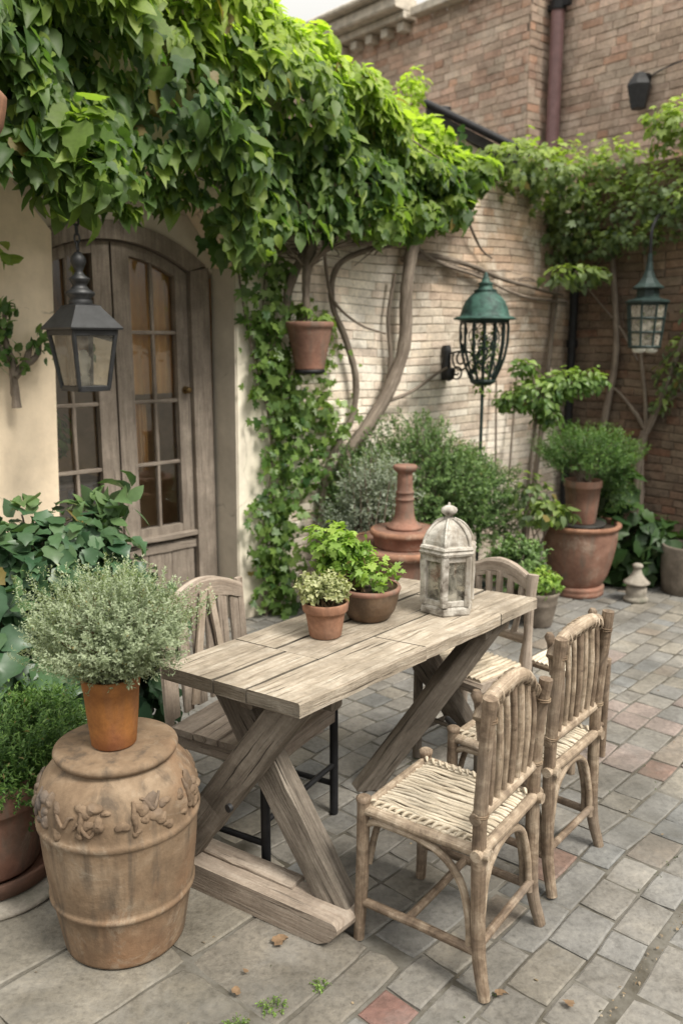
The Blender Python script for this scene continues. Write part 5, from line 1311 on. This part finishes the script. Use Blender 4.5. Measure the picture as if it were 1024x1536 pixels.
m = MB(); lathe(m, [(.1125, .104), (.1165, .113), (.1135, .1215), (.103, .121)], pc2, 48, .012); obj('rim', m, M['terra_old'], t)
m = MB(); soil(m, pc2, .101, .097); obj('soil', m, M['soil'], t)
lv = Leaves()
sprigs(lv, tuple(pc2+V((-.10, 0, .22))), (.11, .10, .10), 170, .06, .026, per=8, up=.4, zmin=-.6, lum=.3, young_lit=.12, base=.55, kind='ovate', sd=4)
blob(lv, tuple(pc2+V((-.13, .0, .29))), (.10, .09, .06), 110, .036, 'ivy', young_lit=.3, base=.6, lum=.3, toplit=.4, droop=.1)
blob(lv, tuple(pc2+V((.02, -.02, .175))), (.10, .09, .05), 130, .036, 'ivy', young_lit=.3, base=.6, lum=.3, toplit=.4, droop=.2)
lv.build('foliage', L_lime, t)
m = MB(); twigs(m, pc2+V((-.04, 0, .095)), tuple(pc2+V((-.08, 0, .2))), (.1, .08, .09), 24, .0024, 0, .03); obj('stems', m, M['dry'], t)

# whitewashed candle lantern
ln = V((.395, 3.075, ZT+.001))
t = thing('table_lantern', 'whitewashed six-sided candle lantern with domed roof on the table', 'lantern', ln)
HR = R(16)
def hx(r, z): return [ln+V((r*math.cos(HR+i*R(60)), r*math.sin(HR+i*R(60)), z)) for i in range(6)]
m = MB(); lathe(m, [(0, 0), (.100, 0), (.104, .006), (.103, .026), (.095, .036), (.09, .040), (0, .04)], ln, 6, .01, sm=False, rot=HR); obj('base', m, M['whitewash'], t)
lo, hi = hx(.092, .036), hx(.094, .226)
for q in range(6):
    m = MB(); plank(m, lo[q], hi[q], (hi[(q+1) % 6]-hi[q]), .027, .022, .004, 5, .0015); obj('post', m, M['whitewash'], t)
for q in range(6):
    m = MB(); m.add([lo[q]*.94+ln*.06+V((0, 0, .0)), lo[(q+1) % 6]*.94+ln*.06, hi[(q+1) % 6]*.94+ln*.06, hi[q]*.94+ln*.06], [(0, 1, 2, 3)]); obj('glass_pane', m, M['frost'], t)
    a, b = (lo[q]+lo[(q+1) % 6])/2, (hi[q]+hi[(q+1) % 6])/2
m = MB()
for q in range(6):
    a, b = hi[q], hi[(q+1) % 6]; aa = (a+b)/2
    plank(m, a-Z3*.012, b-Z3*.012, Z3, .024, .012, .002, 3, .001)
    plank(m, lo[q]+Z3*.01, lo[(q+1) % 6]+Z3*.01, Z3, .02, .012, .002, 3, .001)
obj('rails', m, M['whitewash'], t)
m = MB(); lathe(m, [(0, .222), (.100, .222), (.112, .228), (.115, .236), (.109, .243), (.113, .25), (.108, .258), (.094, .262)], ln, 6, .008, sm=False, rot=HR); obj('cornice', m, M['whitewash'], t)
m = MB(); lathe(m, [(.097, .258), (.094, .275), (.084, .298), (.067, .320), (.046, .337), (.026, .347), (.0, .349)], ln, 6, .01, sm=False, rot=HR, sub=2)
for q in range(6):
    a = HR+q*R(60); tube(m, smooth([ln+V((r*math.cos(a), r*math.sin(a), z)) for r, z in ((.098, .258), (.095, .275), (.085, .298), (.068, .321), (.046, .339), (.02, .350))], 3), .0055, 6)
obj('roof', m, M['whitewash'], t)
m = MB(); lathe(m, [(.020, .345), (.016, .353), (.013, .36), (.018, .364), (.028, .372), (.031, .381), (.028, .39), (.016, .397), (.006, .401), (.005, .408), (0, .412)], ln, 20); obj('finial', m, M['whitewash'], t)
m = MB(); lathe(m, [(0, .04), (.035, .04), (.035, .12), (.03, .125), (0, .123)], ln, 18); obj('candle', m, M['bulb'], t)

# ------------------------------------------------------------------ rattan chairs (built at the origin, facing +y)
def ring_bands(m, x, y, top):
    for z, dy in ((top-.065, -.014), (.53, .001)):
        for k in range(2):
            n = 12; P = [(x+.0205*math.cos(2*math.pi*q/n), y+dy+.0205*math.sin(2*math.pi*q/n), z+k*.0065+U(-.001, .001)) for q in range(n+1)]; tube(m, P, .0026, 5, 0, (.85, .8, .72))
def rattan_chair(label, loc, rz, br=.865, sc=1.0):
    t = thing('rattan_chair', label, 'chair', loc, rz, 'rattan chairs along the near side of the table')
    w, d, sh, bh = .178*sc, .185*sc, .432, .865
    hp = {-1: bh, 1: br}
    def rail_z(x, z): return z-(bh-br)*max(0, x/w)**1.6*1.15
    def part(name, mb, mat): return obj(name, mb, mat, t, None, True)
    for sx in (-1, 1):
        m = MB(); tube(m, smooth([(sx*(w+.012), -d-.035, 0), (sx*w, -d-.008, .12), (sx*w, -d, .30), (sx*w, -d+.002, .5), (sx*(w+.003), -d-.006, .68), (sx*(w+.006), -d-.018, hp[sx])], 5), [.0175, .020, .0205, .0195, .0185, .020], 12, .02, knots=.0); ring_bands(m, sx*w, -d, hp[sx]); part('rear_post', m, M['rattan'])
        m = MB(); tube(m, smooth([(sx*(w+.004), d+.012, 0), (sx*w, d+.004, .2), (sx*w, d, sh+.022)], 6), [.017, .0195, .0195], 12, .02, knots=.0)
        tube(m, [(sx*w, d, sh+.018), (sx*w, d, sh+.028), (sx*w, d, sh+.033)], [.022, .023, .015], 12); part('front_leg', m, M['rattan'])
        # bent braces under the seat, at the side
        m = MB(); tube(m, smooth([(sx*(w-.003), d-.015, sh-.05), (sx*(w-.003), d-.06, sh-.035), (sx*(w-.003), -.04, sh-.045), (sx*(w-.003), -d+.06, sh-.11), (sx*(w-.003), -d+.028, .22), (sx*(w-.003), -d+.022, .12)], 6), .0115, 8, .03); part('brace', m, M['rattan_pale'])
        m = MB(); tube(m, [(sx*w, d, .125), (sx*w, 0, .128), (sx*w, -d-.01, .125)], .0135, 10, .03); part('stretcher', m, M['rattan'])
        # small knob beside the top of the post
        m = MB(); tube(m, [(sx*(w-.012), -d+.014, hp[sx]-.13), (sx*(w-.012), -d+.026, hp[sx]-.03), (sx*(w-.012), -d+.03, hp[sx]-.008), (sx*(w-.012), -d+.03, hp[sx]+.004)], [.009, .010, .016, .009], 10); part('knob', m, M['rattan'])
    m = MB(); tube(m, [(-w, .035, .126), (0, .03, .13), (w, .035, .126)], .0125, 10, .04); part('stretcher', m, M['rattan'])
    m = MB(); tube(m, [(-w, -d-.008, .15), (w, -d-.008, .15)], .0125, 10, .04); part('stretcher', m, M['rattan'])
    for y in (-d+.005,):
        m = MB(); tube(m, smooth([(-w+.022, y-.012, .12), (-w+.026, y-.006, .22), (-w+.07, y, sh-.09), (0, y, sh-.045), (w-.07, y, sh-.09), (w-.026, y-.006, .22), (w-.022, y-.012, .12)], 6), .0115, 8, .03); part('brace', m, M['rattan_pale'])
    m = MB(); y = d-.006; tube(m, smooth([(-w+.02, y, .24), (-w+.07, y, sh-.09), (0, y, sh-.05), (w-.07, y, sh-.09), (w-.02, y, .24)], 6), .0105, 8, .03); part('brace', m, M['rattan_pale'])
    # seat frame and woven rush seat
    m = MB()
    for sx in (-1, 1): tube(m, [(sx*(w-.002), -d-.03, sh-.008), (sx*(w-.002), 0, sh-.012), (sx*(w-.002), d, sh-.008)], .0165, 10, .04)
    tube(m, [(-w, d-.002, sh-.008), (0, d+.002, sh-.01), (w, d-.002, sh-.008)], .0165, 10, .04)
    tube(m, [(-w-.03, -d-.002, sh-.006), (0, -d-.004, sh-.008), (w+.03, -d-.002, sh-.006)], .0165, 10, .04); part('seat_frame', m, M['rattan_pale'])
    m = MB(); vs = [(-w, -d, sh-.004), (w, -d, sh-.004), (w, d, sh-.004), (-w, d, sh-.004)]
    m.add(vs+[(x, y_, z-.012) for x, y_, z in vs], [(0, 1, 2, 3), (7, 6, 5, 4), (0, 4, 5, 1), (1, 5, 6, 2), (2, 6, 7, 3), (3, 7, 4, 0)], mi=1)
    n = 21
    for i in range(n):
        x = -w+.004+(2*w-.008)*(i+.5)/n+U(-.0015, .0015); P = []
        for k in range(12):
            yy = -d-.008+(2*d+.012)*k/11; P.append((x+U(-.003, .003), yy, sh+.004+U(-.002, .002)-.012*(abs(yy)/d)**6-.007*(1-(x/w)**2)*(1-(yy/d)**2)))
        g_ = U(.82, 1.08); tube(m, P, [.0064*U(.75, 1.2) for _ in range(12)], 6, .16, (g_, g_*.98, g_*.94))
    for sx in (-1, 1):
        for i in range(15):
            yy = -d+.02+(2*d-.035)*i/14; x0 = sx*(w-.034); x1 = sx*(w-.008)
            g_ = U(.85, 1.1)
            tube(m, smooth([(x0, yy-.010, sh+.009), ((x0+x1)/2, yy+.002*(i % 2), sh+.0145), (x1, yy+.010, sh+.006)], 3), [.003, .0062, .004], 6, .15, (g_, g_*.97, g_*.92))
    part('seat', m, [M['weave'], M['weave_dark']])
    # back: bound top rail, lower rail, slats
    m = MB(); tube(m, smooth([(-w-.004, -d+.012, bh-.068), (-w+.03, -d+.012, bh-.038), (-w*.45, -d+.002, bh-.012), (0, -d-.004, bh-.004), (w*.45, -d+.002, rail_z(w*.45, bh-.01)), (w-.03, -d+.010, rail_z(w-.03, bh-.028)), (w+.016, -d+.006, rail_z(w+.016, bh-.042))], 5), [.019, .0205, .021, .0205, .019], 12, .03, knots=.07)
    for x in np.linspace(-w+.01, w-.01, 12):
        zz = rail_z(x, bh-.010-.045*(abs(x)/w)**2.2); n = 10; P = [(x+U(-.003, .003)+.004*k/n, -d+.004+.0235*math.cos(2*math.pi*k/n), zz+.0235*math.sin(2*math.pi*k/n)) for k in range(n+1)]; tube(m, P, .0035, 5)
    part('top_rail', m, M['rattan_pale'])
    m = MB(); tube(m, [(-w-.02, -d+.008, sh+.092), (0, -d-.002, sh+.10), (w+.02, -d+.008, sh+.092)], .0165, 10, .05, knots=.1); part('back_rail', m, M['rattan_pale'])
    for i in range(7):
        k = (i+.5)/7; x = -w+.022+(2*w-.044)*k; m = MB()
        tube(m, smooth([(x*.95, -d+.002, sh+.085), (x*1.0+U(-.002, .002), -d-.006, sh+.25), (x*1.02+U(-.003, .003), -d+.002, rail_z(x, bh-.02-.045*(abs(x)/w)**2))], 5), [.0098*U(.8, 1.15)]*3, 9, .03, knots=.04); part('slat', m, M['rattan_pale' if i % 3 else 'rattan'])
    return t
ang = math.atan2(.24, -.335)-R(90)
rattan_chair('worn rattan chair nearest the camera, with pale woven seat', (.318, 2.29, 0), ang, .795)
rattan_chair('rattan chair just behind the nearest one, beside the far table end', (.628, 2.725, 0), ang-R(4), .865, .965)

# woven stool beyond the table end
ws = V((.955, 3.41, 0))
t = thing('woven_stool', 'low woven-top stool half hidden behind the second rattan chair', 'stool', ws, R(-48))
m = MB(); w = .115
for sx in (-1, 1):
    for sy in (-1, 1):
        q = MB(); tube(q, [(sx*w, sy*w, 0), (sx*w, sy*w, .2), (sx*w, sy*w, .44)], .017, 10, .04, knots=.1); obj('leg', q, M['rattan'], t, None, True)
for sx in (-1, 1):
    for a, b, rr_ in (((sx*w, -w, .15), (sx*w, w, .15), .012), ((-w, sx*w, .19), (w, sx*w, .19), .012)):
        q = MB(); tube(q, [a, b], rr_, 8); obj('stretcher', q, M['rattan'], t, None, True)
    for a, b in (((sx*w, -w, .42), (sx*w, w, .42)), ((-w, sx*w, .42), (w, sx*w, .42))):
        q = MB(); tube(q, [a, b], .016, 8); obj('seat_rail', q, M['rattan'], t, None, True)
q = MB(); q.box((0, 0, .42), 2*w, 2*w, .02, mi=1)
for i in range(11): x = -w+2*w*(i+.5)/11; tube(q, [(x, -w-.01, .43), (x, -w*.4, .440+U(-.002, .002)), (x, w*.4, .440), (x, w+.01, .43)], .0098, 7, .1)
obj('seat', q, [M['weave'], M['weave_dark']], t, None, True)

# ------------------------------------------------------------------ arched wooden chair at the far side (faces the table)
def arch_chair(label, loc, rz, w, d, sh, bh, arch, legm, seatm, woven, post_r, slats):
    t = thing('arched_chair', label, 'chair', loc, rz)
    def part(name, mb, mat): return obj(name, mb, mat, t, None, True)
    for sx in (-1, 1):
        m = MB()
        if woven: tube(m, smooth([(sx*w, -d-.03, 0), (sx*w, -d, .25), (sx*w, -d, sh), (sx*w, -d-.01, sh+.12), (sx*w, -d-.012, sh+.25), (sx*w, -d-.03, bh)], 5), [post_r*.85, post_r*1.1, post_r*1.35, post_r*.85, post_r*.95, post_r*1.15], 12, .02)
        else: plank(m, (sx*w, -d, sh-.03), (sx*w, -d-.03, bh), (1, 0, 0), post_r*2, post_r*1.5, .006)
        part('back_post', m, M['chairwood'])
        m = MB()
        tube(m, [(sx*w, d-.02, 0), (sx*w, d-.02, sh-.03)], .016 if not woven else .02, 10); part('front_leg', m, legm)
        if not woven:
            m = MB(); tube(m, [(sx*w, -d-.02, 0), (sx*w, -d, sh-.02)], .018, 10); part('rear_leg', m, legm)
        m = MB(); tube(m, [(sx*w, -d, .12), (sx*w, d-.02, .12)], .011, 8); part('stretcher', m, legm)
    m = MB(); tube(m, [(-w, d-.02, .20), (w, d-.02, .20)], .010, 8); part('stretcher', m, legm)
    # arched top rail
    m = MB(); P = []; n = 14; hgt = .075
    vs = []; fs = []; us = []
    for i in range(n+1):
        k = i/n; x = -w+2*w*k; z = bh-.045+arch*math.sin(math.pi*k); tt = hgt*(.75+.25*math.sin(math.pi*k))
        yy = -d-.028-.012*math.sin(math.pi*k)
        for (dy, dz) in ((-.016, -tt/2), (.016, -tt/2), (.018, tt/2-.012), (.012, tt/2), (-.012, tt/2), (-.018, tt/2-.012)): vs.append((x, yy+dy, z+dz+U(-.0012, .0012)))
    ou = U(0, 9)
    for i in range(n):
        for q in range(6):
            q2 = (q+1) % 6; fs.append((i*6+q, i*6+6+q, i*6+6+q2, i*6+q2)); us.append([(ou+i*.03, q*.03), (ou+i*.03+.03, q*.03), (ou+i*.03+.03, q*.03+.03), (ou+i*.03, q*.03+.03)])
    m.add(vs, fs, us); part('top_rail', m, M['chairwood'])
    if slats == 'board':
        for i in range(6):
            x = -w+.035+(2*w-.07)*i/5; m = MB(); plank(m, (x, -d-.008, sh+.01), (x, -d-.03, bh-.07+arch*math.sin(math.pi*(x+w)/(2*w))), (1, 0, 0), .05, .014, .003, 5, .002, tuple([U(.75, 1.0)]*3)); part('slat', m, M['chairwood'])
        for sx in (-1, 1):
            m = MB(); plank(m, (sx*(w-.13), -d+.006, sh+.03), (sx*.015, -d-.006, bh-.02+arch*.6), (1, 0, 0), .032, .014, .003, 5, .001, (1.12, 1.1, 1.06)); part('slat', m, M['chairwood'])
    else:
        for i in range(5):
            k = (i-2)/2; m = MB(); x0, x1 = k*.09, k*(w-.05)
            tube(m, smooth([(x0, -d-.012, sh+.12), ((x0+x1)/2, -d-.022, (sh+bh)/2), (x1, -d-.03, bh-.06+arch*(1-abs(k)**2))], 4), [.014, .012, .016], 9, .03); part('spindle', m, M['chairwood'])
        m = MB(); plank(m, (-w, -d-.012, sh+.11), (w, -d-.012, sh+.11), (0, 0, 1), .04, .025, .006); part('back_rail', m, M['chairwood'])
    m = MB()
    if woven:
        m.box((0, 0, sh-.022), 2*w+.03, 2*d, .05, bev=.012, mi=2)
        n = 14
        for i in range(n): x = -w+2*w*(i+.5)/n; g_ = U(.8, 1.05); tube(m, [(x+U(-.003, .003), -d+.02+2*(d-.02)*k/8, sh+.006+U(-.001, .001)) for k in range(9)], .0118, 7, .08, (g_, g_*.97, g_*.92))
        part('seat', m, [M['weave'], M['weave_dark'], M['chairwood']])
    else:
        for i in range(4): y = -d+.005+2*d*(i+.5)/4; plank(m, (-w-.012, y, sh-.012), (w+.012, y, sh-.012), (0, 1, 0), 2*d/4-.004, .024, .004, None, .0015, tuple([U(.85, 1.05)]*3))
        part('seat', m, M['chairwood'])
        m = MB()
        for sx in (-1, 1): plank(m, (sx*(w-.01), -d, sh-.05), (sx*(w-.01), d-.01, sh-.05), (0, 0, 1), .05, .022)
        plank(m, (-w, d-.02, sh-.05), (w, d-.02, sh-.05), (0, 0, 1), .05, .022); part('apron', m, M['chairwood'])
    return t
# faces along VL (towards the near right)
face = math.atan2(VL.y, VL.x)-R(90)
arch_chair('grey wooden chair with arched slatted back at the far long side of the table', (-.30, 2.84, 0), face+R(4), .225, .205, .45, .865, .058, M['irondull'], M['chairwood'], False, .016, 'board')
bk_ = V((.66, 3.36, 0)); fv = -UL
arch_chair('arched spindle-back chair with woven seat at the far end of the table', (.535, 3.365, 0), math.atan2(fv.y, fv.x)-R(90)-R(6), .165, .155, .43, .815, .045, M['leg'], M['weave'], True, .021, 'spindle')

# ------------------------------------------------------------------ small things on the ground
lv = Leaves(); n = 320
bb_ = np.array([q for q in ROWS if -2.2 < q < .9]); bs_ = rng.choice(bb_, n)+rng.normal(0, .004, n); as_ = rng.uniform(1.0, 3.6, n)
cl = (np.sin(as_*5+bs_*7)+np.sin(bs_*11-as_*3))/2 > .1
as_, bs_ = as_[cl], bs_[cl]; n = len(as_); k = 5
pp = as_[:, None]*np.array(pu)+bs_[:, None]*np.array(pv)
pp = np.repeat(pp, k, axis=0)+rng.normal(0, .008, (n*k, 3))*np.array([1, 1, 0])+np.array([0, 0, -.004])
lv.add(pp, rnd(n*k)+np.array([0, 0, .9]), rnd(n*k), rng.uniform(.004, .010, n*k), 'ovate', colr(n*k, .35, .3, .1, .1))
mo = lv.build('moss', leafm('moss', (.03, .045, .012), (.08, .11, .03), (.14, .18, .05), .1, .8)); mo['kind'] = 'stuff'
lv = Leaves(); n = 420; X_ = rng.uniform(-1.0, 2.6, n); Y_ = 1.5+3.6*rng.random(n)**1.4
q_ = rng.uniform(1.6, 3.4, 160); e_ = next(v for v in ROWS if v >= SEAM)+rng.uniform(.004, .03, 160); X_[:160] = q_*pu.x+e_*pv.x; Y_[:160] = q_*pu.y+e_*pv.y
lv.add(np.c_[X_, Y_, np.full(n, .003)], rnd(n)*np.array([1, 1, .25]), rnd(n)*.4+np.array([0, 0, 1.]), .004+.012*rng.random(n)**3, 'ovate', colr(n, .5, .3, .1, .2))
li = lv.build('leaf_litter', leafm('litter', (.07, .045, .025), (.22, .16, .09), (.35, .31, .24), .05, .8)); li['kind'] = 'stuff'
for (x, y, s, lab) in ((-.185, 1.98, .05, 'small green weed growing between the slabs right of the urn'), (-.06, 2.06, .035, 'tiny weed by the rounded foot of the table'), (-.27, 1.92, .04, 'low weed in the slab joint nearest the camera'), (.66, 1.74, .045, 'green weed in the wide joint at the lower right'), (-.15, 1.87, .03, 'sparse weed beside the red paving stone')):
    t = thing('weed', lab, 'weed', (x, y, 0), 0, 'weeds in the paving joints'); lv = Leaves()
    sprigs(lv, (x, y, .004), (s, s*.8, s*.35), int(700*s), .022, .0075, per=7, up=.3, zmin=0, young_lit=.3, base=.6, kind='ovate'); lv.build('foliage', L_ivy, t)
def fallen(x, y, s, rz, lab, mat=None):
    lv = Leaves(); p = np.array([[0, 0, .006]]); lv.add(p, np.array([[math.cos(rz), math.sin(rz), .1]]), np.array([[.15, .1, 1.]]), s, 'vine', np.array([[.5, 0, .5]]))
    o = lv.build('fallen_leaf', mat or M['dry']); o.location = (x, y, .004); tag(o, lab, 'leaf', 'leaf litter on the paving')
fallen(-.20, 2.22, .055, .5, 'curled brown leaf on the slabs between urn and table foot')
fallen(-.265, 2.10, .02, 2.2, 'tiny brown leaf scrap right of the urn')
fallen(-.29, 2.02, .03, 1.1, 'small dry leaf lying right of the urn foot')
fallen(.42, 2.02, .035, .4, 'reddish dry leaf beside the nearest chair leg')
fallen(.62, 1.98, .03, 2.6, 'dry leaf on the pavers at the lower right')
fallen(-.42, 1.88, .025, 4.0, 'dry leaf scrap in front of the urn')
